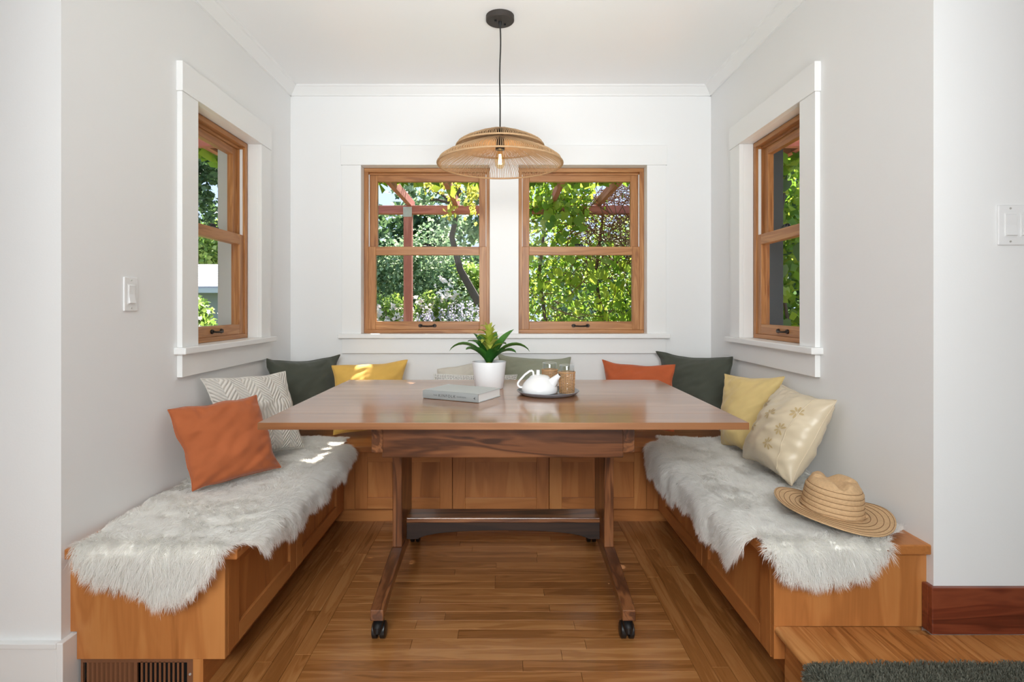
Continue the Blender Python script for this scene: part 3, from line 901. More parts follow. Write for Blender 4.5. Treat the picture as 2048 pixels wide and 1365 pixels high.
def cushion(name, label, corners, thick, mat, seed, group, pinch=0.07, wr=1.0, edge='seam', motif=False, ears=0.0):
    TL, TR, BR, BL = [Vector(c) for c in corners]
    N = (TR - TL).cross(BL - TL).normalized()
    ctr = (TL + TR + BR + BL) / 4
    if N.dot(Vector((0, 0, EYE)) - ctr) < 0: N = -N
    root = thing(name, ((BL + BR) / 2), label, 'cushion', group)
    n = 56
    rnd = random.Random(seed)
    off = Vector((rnd.uniform(0, 50), rnd.uniform(0, 50), rnd.uniform(0, 50)))
    W = (TR - TL).length; H = (TL - BL).length
    def surf(U, V, side):
        pu = U * (1 - pinch * (1 - V * V) * U * U)
        pv = V * (1 - pinch * (1 - U * U) * V * V)
        u, v = (pu + 1) / 2, (pv + 1) / 2
        p = BL.lerp(BR, u).lerp(TL.lerp(TR, u), v)
        e = max(0.0, (1 - U * U) * (1 - V * V))
        h = thick * 0.66 * e ** 0.5 * (1.06 - 0.14 * V)
        q = Vector((U * W * 5, V * H * 5, side * 3)) + off
        em = e ** 0.3
        d = wr * (0.013 * noise.noise(q * 0.9) + 0.008 * noise.noise(Vector((q.x * 1.1 + q.y * 0.8, q.y * 3.2 - q.x * 1.6, q.z)) + Vector((9, 0, 0)))) * em
        # gathers running in from the edges and the corners
        gx = math.exp(-(1 - abs(U)) / 0.16); gy = math.exp(-(1 - abs(V)) / 0.16)
        d += wr * 0.011 * (gx * noise.noise(Vector((V * 9 + U, U * 1.2, 3)) + off) + gy * noise.noise(Vector((U * 9 + V, V * 1.2, 7)) + off)) * em
        cr = abs(U * V) ** 2
        d += wr * 0.009 * cr * math.sin(14 * (abs(U) - abs(V)) + seed) * em
        # sideways wobble of the outline
        wob = 0.009 * wr * noise.noise(Vector((U * 2.1, V * 2.1, 1)) + off)
        p = p + (TR - TL).normalized() * wob * abs(U) + (TL - BL).normalized() * wob * 0.8 * abs(V)
        # ears: corners folded a little forward
        p = p + N * ears * (max(0, abs(U) - 0.8) / 0.2) * (max(0, abs(V) - 0.8) / 0.2) * (1 if V > 0 else 0)
        return p + N * side * (h + d * (1 if e > 0 else 0))
    b = MB(); uv = []
    idx = {}
    ts = [math.sin((i / n - 0.5) * PI) * 0.55 + (2 * i / n - 1) * 0.45 for i in range(n + 1)]
    for side in (1, -1):
        for i in range(n + 1):
            for j in range(n + 1):
                brd = i in (0, n) or j in (0, n)
                if brd and side == -1:
                    idx[(side, i, j)] = idx[(1, i, j)]
                    continue
                idx[(side, i, j)] = len(b.v)
                b.v.append(tuple(surf(ts[i], ts[j], side)))
                uv.append(((ts[i] + 1) / 2 * W / 0.42, (ts[j] + 1) / 2 * H / 0.42))
    for side in (1, -1):
        for i in range(n):
            for j in range(n):
                f = (idx[(side, i, j)], idx[(side, i + 1, j)], idx[(side, i + 1, j + 1)], idx[(side, i, j + 1)])
                b.f.append(f if side == 1 else f[::-1])
    b.uv = uv
    b.build('cover', mat, root, smooth='all')
    ring = [(i, 0) for i in range(n)] + [(n, j) for j in range(n)] + [(n - i, n) for i in range(n)] + [(0, n - j) for j in range(n)]
    pts = [Vector(b.v[idx[(1, i, j)]]) for i, j in ring]
    e = MB().tube(pts, 0.0022 if edge == 'seam' else 0.004, 6, closed=True)
    e.uv = [(0.1, 0.1)] * len(e.v)
    e.build('edge_seam' if edge == 'seam' else 'flange_edge', mat, root, smooth='all')
    if motif:
        for (mu, mv, ms, ma) in motif:
            fb = MB()
            for k in range(7):
                a = ma + k * 2 * PI / 8
                pts2 = []
                for (r, w) in ((0.12, 0.0), (0.45, 0.14), (0.8, 0.15), (1.0, 0.0), (0.8, -0.15), (0.45, -0.14)):
                    px = mu + ms * (r * math.cos(a) - w * math.sin(a)) / W * 2
                    py = mv + ms * (r * math.sin(a) + w * math.cos(a)) / H * 2
                    pts2.append(surf(px, py, 1) + N * 0.0022)
                fb.add(pts2, [(0, 1, 2, 3, 4, 5)])
            fb.build('flower_motif', M['motif'], root, smooth=True)
        # piped seam close to one edge
        sp = MB().tube([surf(0.66, v / 20 * 1.9 - 0.95, 1) + N * 0.001 for v in range(21)], 0.002, 6)
        sp.uv = [(0.1, 0.1)] * len(sp.v)
        sp.build('panel_seam', M['satin'], root, smooth='all')
    return root
GC = 'cushions along the benches'
cushion('cushion', 'rust orange velvet cushion leaning on the left wall in front of herringbone one',
        [P(336, 820, 2.10), P(514, 789, 2.36), P(560, 938, 2.30), P(384, 984, 2.07)], 0.105, M['orange'], 3, GC, wr=1.5)
cushion('cushion', 'white herringbone-textured cushion behind the rust one on the left bench',
        [P(402, 757, 2.345), P(570, 744, 2.78), P(607, 895, 2.72), (-1.165, 2.41, 0.475)], 0.095, M['chevron'], 5, GC, wr=0.8)
cushion('cushion', 'charcoal green linen cushion in the left corner of the nook',
        [P(530, 719, 2.985), P(674, 712, 3.31), (-0.95, 3.25, 0.445), (-1.185, 2.94, 0.445)], 0.13, M['dgreen'], 8, GC, pinch=0.11, edge='flange', ears=0.03)
cushion('cushion', 'mustard yellow cushion against the back wall beside the left charcoal cushion',
        [P(666, 730, 3.15), P(814, 721, 3.28), (-0.60, 3.13, 0.447), (-0.92, 3.03, 0.447)], 0.115, M['mustard'], 12, GC)
cushion('cushion', 'pale cream cushion against back wall behind the white flower pot',
        [P(876, 738, 3.34), P(1000, 718, 3.345), (-0.03, 3.26, 0.45), (-0.40, 3.26, 0.45)], 0.075, M['cream'], 14, GC, pinch=0.03)
cushion('cushion', 'sage green linen cushion behind the teapot against the back wall',
        [P(998, 709, 3.27), P(1140, 717, 3.27), (0.395, 3.12, 0.447), (-0.03, 3.12, 0.447)], 0.12, M['sage'], 17, GC, pinch=0.10, edge='flange', ears=0.02)
cushion('cushion', 'white lumbar cushion with small dark dots peeping over the table behind the pot',
        [P(868, 748, 3.11), P(1034, 750, 3.11), (0.05, 2.99, 0.447), (-0.37, 2.99, 0.447)], 0.09, M['dots'], 21, GC, pinch=0.05)
cushion('cushion', 'rust orange velvet cushion against the back wall beside the right charcoal cushion',
        [P(1203, 721, 3.27), P(1350, 730, 3.08), (0.91, 2.985, 0.475), (0.60, 3.13, 0.452)], 0.095, M['orange2'], 23, GC, pinch=0.09, wr=1.2)
cushion('cushion', 'charcoal green linen cushion in the right corner of the nook',
        [P(1317, 704, 3.31), P(1469, 715, 2.995), (1.16, 2.94, 0.485), (0.93, 3.26, 0.450)], 0.11, M['dgreen'], 27, GC, pinch=0.11, edge='flange', ears=0.03)
cushion('cushion', 'pale yellow velvet cushion leaning on the right wall beside the satin one',
        [P(1449, 749, 2.77), P(1568, 755, 2.46), (1.115, 2.46, 0.475), P(1444, 888, 2.73)], 0.11, M['straw_yel'], 31, GC, wr=1.2)
cushion('cushion', 'champagne satin cushion with flower motifs next to the straw hat',
        [P(1562, 770, 2.40), P(1672, 802, 2.055), P(1584, 972, 2.06), P(1488, 914, 2.42)], 0.135, M['satin'], 36, GC, wr=1.2,
        motif=[(-0.02, 0.22, 0.028, 0.3), (-0.62, 0.42, 0.024, 0.8), (0.62, 0.45, 0.028, 0.1), (0.52, -0.02, 0.026, 0.6), (0.35, -0.42, 0.026, 1.1), (-0.4, -0.2, 0.022, 0.2)])

# ------------------------------------------------------------------ sheepskins
def vnoise(a, b, seed, k=7):
    r = np.random.default_rng(seed)
    out = np.zeros_like(a)
    for i in range(k):
        fx, fy, ph = r.normal(0, 1), r.normal(0, 1), r.uniform(0, 6.28)
        out += np.sin(a * fx + b * fy + ph)
    return out / math.sqrt(k)

def sheepskin(label, sign, xw, xe, y_end, y_back, seat, front_drop, end_drop, wall_in, seed, nstr, fluff):
    """s: from wall to front edge and down; t: from the bench end (0) backwards, negative down the end face"""
    root = thing('sheepskin', ((xw + xe) / 2, (y_end + y_back) / 2, seat), label, 'sheepskin', 'sheepskins on the side benches')
    Wd = abs(xe - xw); Ln = y_back - y_end
    R = 0.022
    def bend(q):
        q = np.asarray(q, dtype=float)
        h = np.where(q <= 0, q, np.where(q < R * PI / 2, R * np.sin(np.clip(q / R, 0, PI / 2)), R))
        v = np.where(q <= 0, 0, np.where(q < R * PI / 2, -R * (1 - np.cos(np.clip(q / R, 0, PI / 2))), -R - (q - R * PI / 2)))
        return h, v
    def pos(s, t):
        hs, vs_ = bend(s - Wd)
        ht, vt = bend(-t)
        hang = np.clip(-vs_, 0, 1) + np.clip(-vt, 0, 1)
        rip = 0.010 * vnoise(t * 26, s * 6, seed + 1) * np.clip((-vs_) / 0.05, 0, 1)
        rip2 = 0.008 * vnoise(s * 24, t * 6, seed + 2) * np.clip((-vt) / 0.05, 0, 1)
        top = 0.010 + 0.005 * vnoise(s * 20, t * 20, seed + 3) * (hang < 0.01)
        x = xw + sign * (Wd + hs + np.where(s > Wd, 0.012, 0) * np.clip(-vs_ / 0.02, 0, 1) + np.abs(rip))
        y = y_end - ht - 0.012 * np.clip(-vt / 0.02, 0, 1) - np.abs(rip2)
        z = seat + vs_ + vt + top + 0.006
        return np.stack([x, y, z], -1)
    def inside(s, t):
        fd = np.interp(t, front_drop[0], front_drop[1]) + 0.012 * vnoise(t * 30, t * 0, seed + 5)
        ed = np.interp(s / Wd, end_drop[0], end_drop[1]) + 0.008 * vnoise(s * 34, s * 0, seed + 6)
        wi = np.interp(t, wall_in[0], wall_in[1]) + 0.006 * vnoise(t * 22, t * 0, seed + 7)
        bk_ = Ln + 0.01 * vnoise(s * 20, s * 0, seed + 8)
        ok = (s > wi) & (t < bk_) & (s < Wd + fd) & (t > -ed)
        # cut away the corner where both flaps would hang
        ok &= ~((s > Wd + 0.004) & (t < 0.012))
        return ok
    # hide
    st_ = 0.011
    S = np.arange(0, Wd + 0.26, st_); Tt = np.arange(-0.26, Ln + 0.04, st_)
    gs, gt = np.meshgrid(S, Tt, indexing='ij')
    ins = inside(gs, gt)
    pv = pos(gs, gt)
    cell = ins[:-1, :-1] & ins[1:, :-1] & ins[:-1, 1:] & ins[1:, 1:]
    ii, jj = np.nonzero(cell)
    nj = len(Tt)
    a = ii * nj + jj; b = (ii + 1) * nj + jj; c = (ii + 1) * nj + jj + 1; d = ii * nj + jj + 1
    tr = np.concatenate([np.stack([a, b, c], 1), np.stack([a, c, d], 1)])
    used = np.unique(tr)
    remap = -np.ones(len(S) * nj, dtype=int); remap[used] = np.arange(len(used))
    np_mesh('hide', pv.reshape(-1, 3)[used], remap[tr], M['hide'], root, smooth=True)
    # wool
    r = np.random.default_rng(seed)
    s = r.uniform(0, Wd + 0.24, nstr * 3); t = r.uniform(-0.24, Ln + 0.03, nstr * 3)
    k = inside(s, t)
    s, t = s[k][:nstr], t[k][:nstr]
    n_ = len(s)
    e = 0.004
    def frame(s, t):
        p = pos(s, t)
        ds = pos(s + e, t) - p; dt = pos(s, t + e) - p
        nn = np.cross(ds, dt) * sign
        nn /= np.linalg.norm(nn, axis=1, keepdims=True) + 1e-9
        return p, ds / (np.linalg.norm(ds, axis=1, keepdims=True) + 1e-9), dt / (np.linalg.norm(dt, axis=1, keepdims=True) + 1e-9), nn
    p, ds, dt, nn = frame(s, t)
    if nn[(s < Wd) & (t > 0)][:, 2].mean() < 0: nn = -nn
    # distance to the outline makes the rim fluffier
    ang = vnoise(s * 9, t * 9, seed + 20) * 1.6 + vnoise(s * 40, t * 40, seed + 21) * 0.7
    comb = ds * np.cos(ang)[:, None] + dt * np.sin(ang)[:, None]
    hang_s = np.clip((s - Wd + 0.06) / 0.06, 0, 1)[:, None]; hang_t = np.clip((-t + 0.05) / 0.05, 0, 1)[:, None]
    comb = comb * (1 - np.clip(hang_s + hang_t, 0, 1) * 0.75) + ds * hang_s * 0.8 - dt * hang_t * 0.9
    clx = np.round(s / 0.017 + 0.6 * vnoise(s * 60, t * 60, seed + 30)); cly = np.round(t / 0.017 + 0.6 * vnoise(s * 55, t * 65, seed + 31))
    hsh = np.modf(np.abs(np.sin(clx * 12.9898 + cly * 78.233) * 43758.5453))[0]
    hsh2 = np.modf(np.abs(np.sin(clx * 39.346 + cly * 11.135) * 24634.6345))[0]
    cd = ds * (hsh - 0.5)[:, None] + dt * (hsh2 - 0.5)[:, None]
    up = 0.30 + fluff * 0.35
    d0 = nn * up + comb * 0.75 + cd * (0.5 + fluff * 0.5) * np.where((s < Wd - 0.04) & (t > 0.05), 1.0, 0.6)[:, None] + r.normal(0, 0.16, (n_, 3))
    d0 /= np.linalg.norm(d0, axis=1, keepdims=True)
    top_region = (s < Wd - 0.04) & (t > 0.05)
    ln = (0.028 + 0.008 * r.random(n_) + 0.006 * hsh) * np.where(top_region, 0.55 + 0.30 * fluff, 0.86)
    tip_pull = np.stack([sign * (Wd * 0), 0, 0], -1) if False else 0
    g = np.array([0, 0, -1.0])
    side = np.cross(d0, r.normal(0, 1, (n_, 3)))
    side /= np.linalg.norm(side, axis=1, keepdims=True) + 1e-9
    curl = np.cross(d0, side)
    V = []
    nseg = 3
    rad = 0.0008
    for q in range(nseg + 1):
        f = q / nseg
        c = p + d0 * (ln * f)[:, None] + (g * 0.35 + cd * 0.5) * (ln * f * f)[:, None] + curl * (0.004 * np.sin(f * 3.0) * r.choice([-1, 1], n_))[:, None] * fluff
        w = rad * (1 - 0.75 * f)
        if q < nseg:
            V.append(c - side * w); V.append(c + side * w)
        else:
            V.append(c)
    V = np.stack(V, 1)
    # keep the wool out of the wall and above the seat board
    lim = xw + sign * 0.003
    V[..., 0] = np.maximum(V[..., 0], lim) if sign > 0 else np.minimum(V[..., 0], lim)
    on = np.abs(V[..., 0] - xw) < Wd + 0.015
    on &= V[..., 1] > y_end - 0.005
    V[..., 2] = np.where(on, np.maximum(V[..., 2], seat + 0.003), V[..., 2])
    base = (np.arange(n_) * 7)[:, None, None]
    tri = np.array([[0, 1, 3], [0, 3, 2], [2, 3, 5], [2, 5, 4], [4, 5, 6]])[None] + base
    o = np_mesh('wool', V.reshape(-1, 3), tri.reshape(-1, 3), M['fur'], root, smooth=False)
    tag(o, kind='stuff')
    return root
sheepskin('cream sheepskin draped over the left bench and its front end', 1, XL, XBL + 0.047, 1.640, 2.99, SZL,
          ([-0.3, 0.0, 0.03, 0.09, 0.16, 0.24, 0.33, 0.42, 0.50, 0.60, 0.75, 0.90, 1.12, 1.19, 1.4], [0.0, 0.0, 0.004, 0.065, 0.06, 0.075, 0.09, 0.085, 0.07, 0.085, 0.075, 0.07, 0.06, -0.045, -0.06]),
          ([0.0, 0.05, 0.12, 0.25, 0.40, 0.55, 0.68, 0.80, 0.90, 0.97, 1.0], [0.0, 0.0, 0.045, 0.100, 0.130, 0.150, 0.150, 0.125, 0.07, 0.0, -0.03]),
          ([-0.3, 0.0, 0.15, 0.35, 1.4], [0.05, 0.035, 0.02, 0.01, 0.03]), 41, 150000, 0.3)
sheepskin('white fluffy sheepskin draped over the right bench under the hat', -1, XR, XBR - 0.047, 1.636, 2.91, SZR,
          ([-0.3, 0.0, 0.04, 0.10, 0.20, 0.35, 0.50, 0.70, 0.90, 1.12, 1.19, 1.4], [0.0, 0.01, 0.08, 0.125, 0.115, 0.105, 0.11, 0.125, 0.135, 0.13, -0.045, -0.06]),
          ([0.0, 0.10, 0.22, 0.30, 0.45, 0.60, 0.75, 0.90, 1.0], [-0.10, -0.06, -0.02, 0.05, 0.095, 0.110, 0.115, 0.105, 0.03]),
          ([-0.3, 0.0, 0.06, 0.12, 0.3, 1.4], [0.14, 0.12, 0.03, 0.02, 0.01, 0.02]), 57, 165000, 0.62)

# ------------------------------------------------------------------ straw hat
def hat(loc, tilt, yaw):
    H = thing('straw_hat', loc, 'natural straw fedora hat resting on the right sheepskin', 'hat')
    H.rotation_euler = (tilt[0], tilt[1], yaw)
    H.scale = (0.95, 0.95, 1.0)
    n = 72
    prof = []
    # crown from the base up, braid rows slightly bulged
    rows = 6
    for i in range(rows):
        for q in range(5):
            f = (i + q / 5) / rows
            z = 0.010 + 0.092 * f
            r = 0.097 - 0.012 * f - 0.012 * max(0, f - 0.75) / 0.25
            prof.append((r + 0.0016 * math.sin(PI * q / 5), z))
    prof += [(0.071, 0.109), (0.062, 0.1145), (0.050, 0.116), (0.036, 0.112), (0.020, 0.107), (0.006, 0.105)]
    b = MB()
    for k in range(n):
        a = 2 * PI * k / n
        for r, z in prof:
            x = r * math.cos(a) * 0.96; y = r * math.sin(a) * 1.10
            if z > 0.085:
                f = min(1, (z - 0.085) / 0.03)
                # lengthwise crease and the two front dents
                z = z - 0.022 * f * math.exp(-(x / 0.020) ** 2) * (1 if y > -0.08 else 0.5)
                if y < 0:
                    d = 0.010 * f * math.exp(-((abs(x) - 0.05) / 0.018) ** 2)
                    z -= d
            b.v.append((x, y, z))
    m = len(prof)
    for k in range(n):
        k2 = (k + 1) % n
        for q in range(m - 1):
            b.f.append((k * m + q, k2 * m + q, k2 * m + q + 1, k * m + q + 1))
    b.f.append(tuple(k * m + m - 1 for k in range(n)))
    b.build('crown', M['straw'], H, smooth='all', local=True)
    for i in range(1, rows):
        f = i / rows
        r = 0.0975 - 0.012 * f - 0.012 * max(0, f - 0.75) / 0.25
        z = 0.010 + 0.092 * f
        MB().tube([(r * 0.96 * math.cos(2 * PI * k / 64), r * 1.10 * math.sin(2 * PI * k / 64), z) for k in range(64)], 0.0009, 5, closed=True).build('stitch_line', M['stitch'], H, smooth='all', local=True)
    def brim_z(r, a):
        f = (r - 0.095) / 0.09
        return 0.010 + 0.010 * f * f * math.cos(2 * a) * 1.2 + 0.006 * f * math.sin(a * 3 + 1) + 0.004 * f
    br_ = MB()
    rs = [0.094 + 0.088 * q / 14 for q in range(15)]
    for sgn in (0, 1):
        for k in range(n):
            a = 2 * PI * k / n
            for q, r in enumerate(rs):
                br_.v.append((r * 0.97 * math.cos(a), r * 1.08 * math.sin(a), brim_z(r, a) - 0.0022 * sgn + (0.0008 * math.sin(PI * (q % 3) / 3) if sgn == 0 else 0)))
    m = len(rs); o2 = n * m
    for k in range(n):
        k2 = (k + 1) % n
        for q in range(m - 1):
            br_.f.append((k * m + q, k2 * m + q, k2 * m + q + 1, k * m + q + 1))
            br_.f.append((o2 + k * m + q, o2 + k * m + q + 1, o2 + k2 * m + q + 1, o2 + k2 * m + q))
        br_.f.append((k * m + m - 1, k2 * m + m - 1, o2 + k2 * m + m - 1, o2 + k * m + m - 1))
        br_.f.append((k * m, o2 + k * m, o2 + k2 * m, k2 * m))
    br_.build('brim', M['straw'], H, smooth='all', local=True)
    for r in (0.113, 0.131, 0.149, 0.165, 0.177):
        MB().tube([(r * 0.97 * math.cos(2 * PI * k / 72), r * 1.08 * math.sin(2 * PI * k / 72), brim_z(r, 2 * PI * k / 72) + 0.0009) for k in range(72)], 0.0008, 5, closed=True).build('stitch_line', M['stitch'], H, smooth='all', local=True)
    MB().tube([(0.0985 * 0.97 * math.cos(2 * PI * k / 64), 0.0985 * 1.09 * math.sin(2 * PI * k / 64), 0.0155 + 0.002 * math.sin(k * 0.6)) for k in range(64)], 0.0022, 6, closed=True).build('hat_cord', M['jute'], H, smooth='all', local=True)
    kn = MB().lathe([(0.0001, -0.006), (0.005, -0.003), (0.005, 0.003), (0.0001, 0.006)], (0.088, -0.046, 0.017), 10)
    kn.build('cord_knot', M['jute'], H, smooth='all', local=True)
    return H
hat((1.052, 1.800, 0.476), (0.0, math.radians(6), 0), math.radians(-12))

# ------------------------------------------------------------------ things on the table
# potted bromeliad
PX, PY = -0.068, 2.56
pp = thing('potted_bromeliad', (PX, PY, ZT), 'bromeliad with yellow-green flower spike in a white pot on the table', 'plant')
MB().lathe([(0.0001, ZT), (0.062, ZT), (0.065, ZT + 0.004), (0.0775, ZT + 0.120), (0.0772, ZT + 0.122), (0.0745, ZT + 0.121), (0.072, ZT + 0.104), (0.0001, ZT + 0.104)], (PX, PY, 0), 48).build('pot', M['pot'], pp, smooth=True)
MB().lathe([(0.0001, ZT + 0.113), (0.03, ZT + 0.111), (0.0715, ZT + 0.106), (0.0715, ZT + 0.1045), (0.0001, ZT + 0.1045)], (PX, PY, 0), 32).build('soil', M['soil'], pp, smooth=True)
def blade(name, mat, az, length, width, rise, droop, base, n=12, fold=0.25, taper=0.5):
    """strap leaf: leaves base at elevation rise, droops along its length"""
    b = MB()
    d = Vector((math.cos(az), math.sin(az), 0))
    sd = Vector((-math.sin(az), math.cos(az), 0))
    p = Vector(base); el = rise
    for i in range(n + 1):
        f = i / n
        w = width * (0.55 + 0.45 * math.sin(min(1, f / taper) * PI / 2)) * (1 if f < 0.55 else math.cos((f - 0.55) / 0.45 * PI / 2) ** 0.8)
        w = max(w, 0.0006)
        upv = Vector((0, 0, 1)) * math.cos(el) - d * math.sin(el)
        for s in (-1, 0, 1):
            b.v.append(tuple(p + sd * s * w / 2 + upv * (abs(s) * w * fold)))
        p = p + (d * math.cos(el) + Vector((0, 0, 1)) * math.sin(el)) * (length / n)
        el -= droop / n * (0.4 + 1.2 * f)
    for i in range(n):
        for s in (0, 1):
            q = i * 3 + s
            b.f.append((q, q + 1, q + 4, q + 3))
    return b.build(name, mat, pp, smooth='all')
zb = ZT + 0.116
LV = [(PI, 0.215, 0.034, 1.05, 2.3), (0.0, 0.215, 0.036, 1.0, 2.2), (2.75, 0.15, 0.048, 1.25, 0.45), (0.45, 0.19, 0.050, 1.0, 0.25),
      (-2.4, 0.15, 0.038, 0.95, 1.4), (-1.2, 0.13, 0.038, 0.95, 1.3), (-0.5, 0.15, 0.036, 0.9, 1.6), (1.3, 0.17, 0.036, 1.2, 0.7),
      (2.0, 0.17, 0.036, 1.15, 0.9), (3.6, 0.13, 0.034, 0.95, 1.1), (0.85, 0.15, 0.034, 1.25, 1.9), (2.45, 0.17, 0.03, 1.2, 1.7)]
for (az, ln, wd, ri, dr) in LV:
    blade('leaf', M['leaf'], az, ln, wd * 1.45, ri, dr, (PX + 0.012 * math.cos(az), PY + 0.012 * math.sin(az), zb))
for i in range(26):
    f = i / 25
    az = i * 2.4
    blade('bract', M['bract'], az, 0.074 - 0.026 * f + 0.015 * (i % 5 == 2), 0.030 - 0.012 * f, 0.95 + 0.35 * f, 1.2 - 0.6 * f + (1.6 if i % 5 == 2 else 0), (PX + 0.004 * math.cos(az), PY + 0.004 * math.sin(az), zb + 0.045 + 0.10 * f), n=7)
MB().tube([(PX, PY, zb - 0.01), (PX, PY, zb + 0.07), (PX, PY, zb + 0.15)], [0.014, 0.009, 0.004], 10).build('stem', M['bract'], pp, smooth='all')

pp.location.z += 0.0008
# book
BA = math.radians(-27)
bkx = thing('book', (-0.100, 2.158, ZT), 'grey cloth hardback book lying on the table beside the plant', 'book')
bkx.rotation_euler = (0, 0, BA)
bl_, bw_, bh_ = 0.258, 0.190, 0.0345
L = dict(local=True)
MB().box(-bl_, 0, 0.006, bw_, bh_ - 0.003, bh_).build('front_cover', M['book'], bkx, bevel=0.0006, local=True)
MB().box(-bl_, 0, 0.006, bw_, 0.0003, 0.0033).build('back_cover', M['book'], bkx, bevel=0.0006, local=True)
MB().prism([(0.006, 0.0003), (0.001, 0.002), (-0.0005, 0.010), (-0.001, 0.017), (-0.0005, 0.025), (0.001, 0.0325), (0.006, bh_), (0.006, bh_ - 0.003), (0.0035, 0.030), (0.0025, 0.017), (0.0035, 0.005), (0.006, 0.0033)], 'x', -bl_, 0).build('spine', M['spine'], bkx, local=True)
MB().box(-bl_ + 0.003, -0.003, 0.0065, bw_ - 0.004, 0.0034, bh_ - 0.0031).build('page_block', M['paper'], bkx, local=True)
def lettering(txt, size, x, z, name):
    cu = bpy.data.curves.new(name, 'FONT')
    cu.body = txt; cu.size = size; cu.align_x = 'LEFT'; cu.align_y = 'CENTER'; cu.extrude = 0.0001; cu.space_character = 1.35
    tmp = bpy.data.objects.new(name, cu)
    COL.objects.link(tmp)
    dg = bpy.context.evaluated_depsgraph_get()
    me = bpy.data.meshes.new_from_object(tmp.evaluated_get(dg))
    bpy.data.objects.remove(tmp)
    wv = max(v.co.x for v in me.vertices)
    me.materials.clear(); me.materials.append(M['ink'])
    o = bpy.data.objects.new(name, me)
    o.parent = bkx
    o.rotation_euler = (PI / 2, 0, 0)
    o.location = (x, -0.0014, z)
    COL.objects.link(o)
    return wv
w1 = lettering('THE', 0.0085, -0.206, 0.0172, 'spine_lettering')
w2 = lettering('KINFOLK', 0.0155, -0.206 + w1 + 0.006, 0.0172, 'spine_lettering')
lettering('GARDEN', 0.0085, -0.206 + w1 + w2 + 0.012, 0.0172, 'spine_lettering')
MB().prism([(-0.020, 0.017), (-0.012, 0.0225), (-0.0135, 0.017), (-0.012, 0.0115)], 'y', -0.0015, -0.0004).build('spine_mark', M['ink'], bkx, local=True)

# tray, teapot, two glasses in wicker sleeves
TX, TY = 0.187, 2.385
tr_ = thing('tray', (TX, TY, ZT), 'round grey glazed tray under the teapot and glasses', 'tray')
MB().lathe([(0.0001, 0.001), (0.112, 0.001), (0.120, 0.004), (0.130, 0.013), (0.1325, 0.0155), (0.1305, 0.017), (0.1225, 0.0085), (0.119, 0.0065), (0.0001, 0.0065)], (TX, TY, ZT), 56).build('dish', M['tray'], tr_, smooth=True)
MB().tube(arc((TX, TY, ZT), 0.1315, 0.1315, 0.0162, 56), 0.0014, 6, closed=True).build('rim', M['tray'], tr_, smooth='all')
ZTR = ZT + 0.0072
KX, KY = 0.150, 2.360
tp = thing('teapot', (KX, KY, ZTR), 'low white porcelain teapot with angular handle on the tray', 'teapot')
MB().lathe([(0.0001, 0.0), (0.060, 0.0), (0.072, 0.005), (0.076, 0.014), (0.075, 0.026), (0.068, 0.042), (0.056, 0.056), (0.044, 0.066), (0.041, 0.068), (0.0001, 0.068)], (KX, KY, ZTR), 48).build('body', M['ceramic'], tp, smooth=True)
lid = MB().lathe([(0.043, 0.0665), (0.043, 0.069), (0.036, 0.0745), (0.020, 0.079), (0.0001, 0.080)], (KX, KY, ZTR), 40)
ldo = lid.build('lid', M['ceramic'], tp, smooth=True)
MB().box(KX - 0.014, KX + 0.0, KY - 0.007, KY + 0.007, ZTR + 0.077, ZTR + 0.099).build('knob', M['ceramic'], ldo, bevel=0.002)
def strap(pts, w, t):
    """flat strap swept in the x-z plane"""
    b = MB()
    k = len(pts)
    for i, (x, z) in enumerate(pts):
        a = pts[max(0, i - 1)]; c = pts[min(k - 1, i + 1)]
        dx, dz = c[0] - a[0], c[1] - a[1]
        l = math.hypot(dx, dz); nx, nz = -dz / l, dx / l
        for (s, q) in ((-1, -1), (1, -1), (1, 1), (-1, 1)):
            b.v.append((KX + x + nx * t / 2 * q, KY + s * w / 2, ZTR + z + nz * t / 2 * q))
    for i in range(k - 1):
        for j in range(4):
            j2 = (j + 1) % 4
            b.f.append((i * 4 + j, i * 4 + j2, i * 4 + 4 + j2, i * 4 + 4 + j))
    b.f.append((0, 1, 2, 3)); b.f.append(tuple(k * 4 - 4 + j for j in range(4)))
    return b
strap([(-0.070, 0.026), (-0.082, 0.026), (-0.091, 0.033), (-0.092, 0.043), (-0.086, 0.053), (-0.062, 0.079), (-0.042, 0.094), (-0.033, 0.096), (-0.027, 0.091), (-0.026, 0.078), (-0.027, 0.070)], 0.014, 0.008).build('handle', M['ceramic'], tp, bevel=0.0015, smooth=True)
MB().tube([(KX + 0.040, KY - 0.020, ZTR + 0.036), (KX + 0.056, KY - 0.028, ZTR + 0.054), (KX + 0.068, KY - 0.034, ZTR + 0.070), (KX + 0.079, KY - 0.040, ZTR + 0.082)], [0.030, 0.019, 0.012, 0.008], 16).build('spout', M['ceramic'], tp, smooth='all')
so = MB().lathe([(0.0001, 0), (0.006, 0)], (0, 0, 0), 12)
dirv = Vector((0.011, -0.006, 0.012)).normalized(); q_ = dirv.to_track_quat('Z', 'Y')
so.v = [tuple(q_ @ Vector(v) + Vector((KX + 0.0794, KY - 0.0402, ZTR + 0.0825))) for v in so.v]
so.build('spout_mouth', M['iron'], tp)

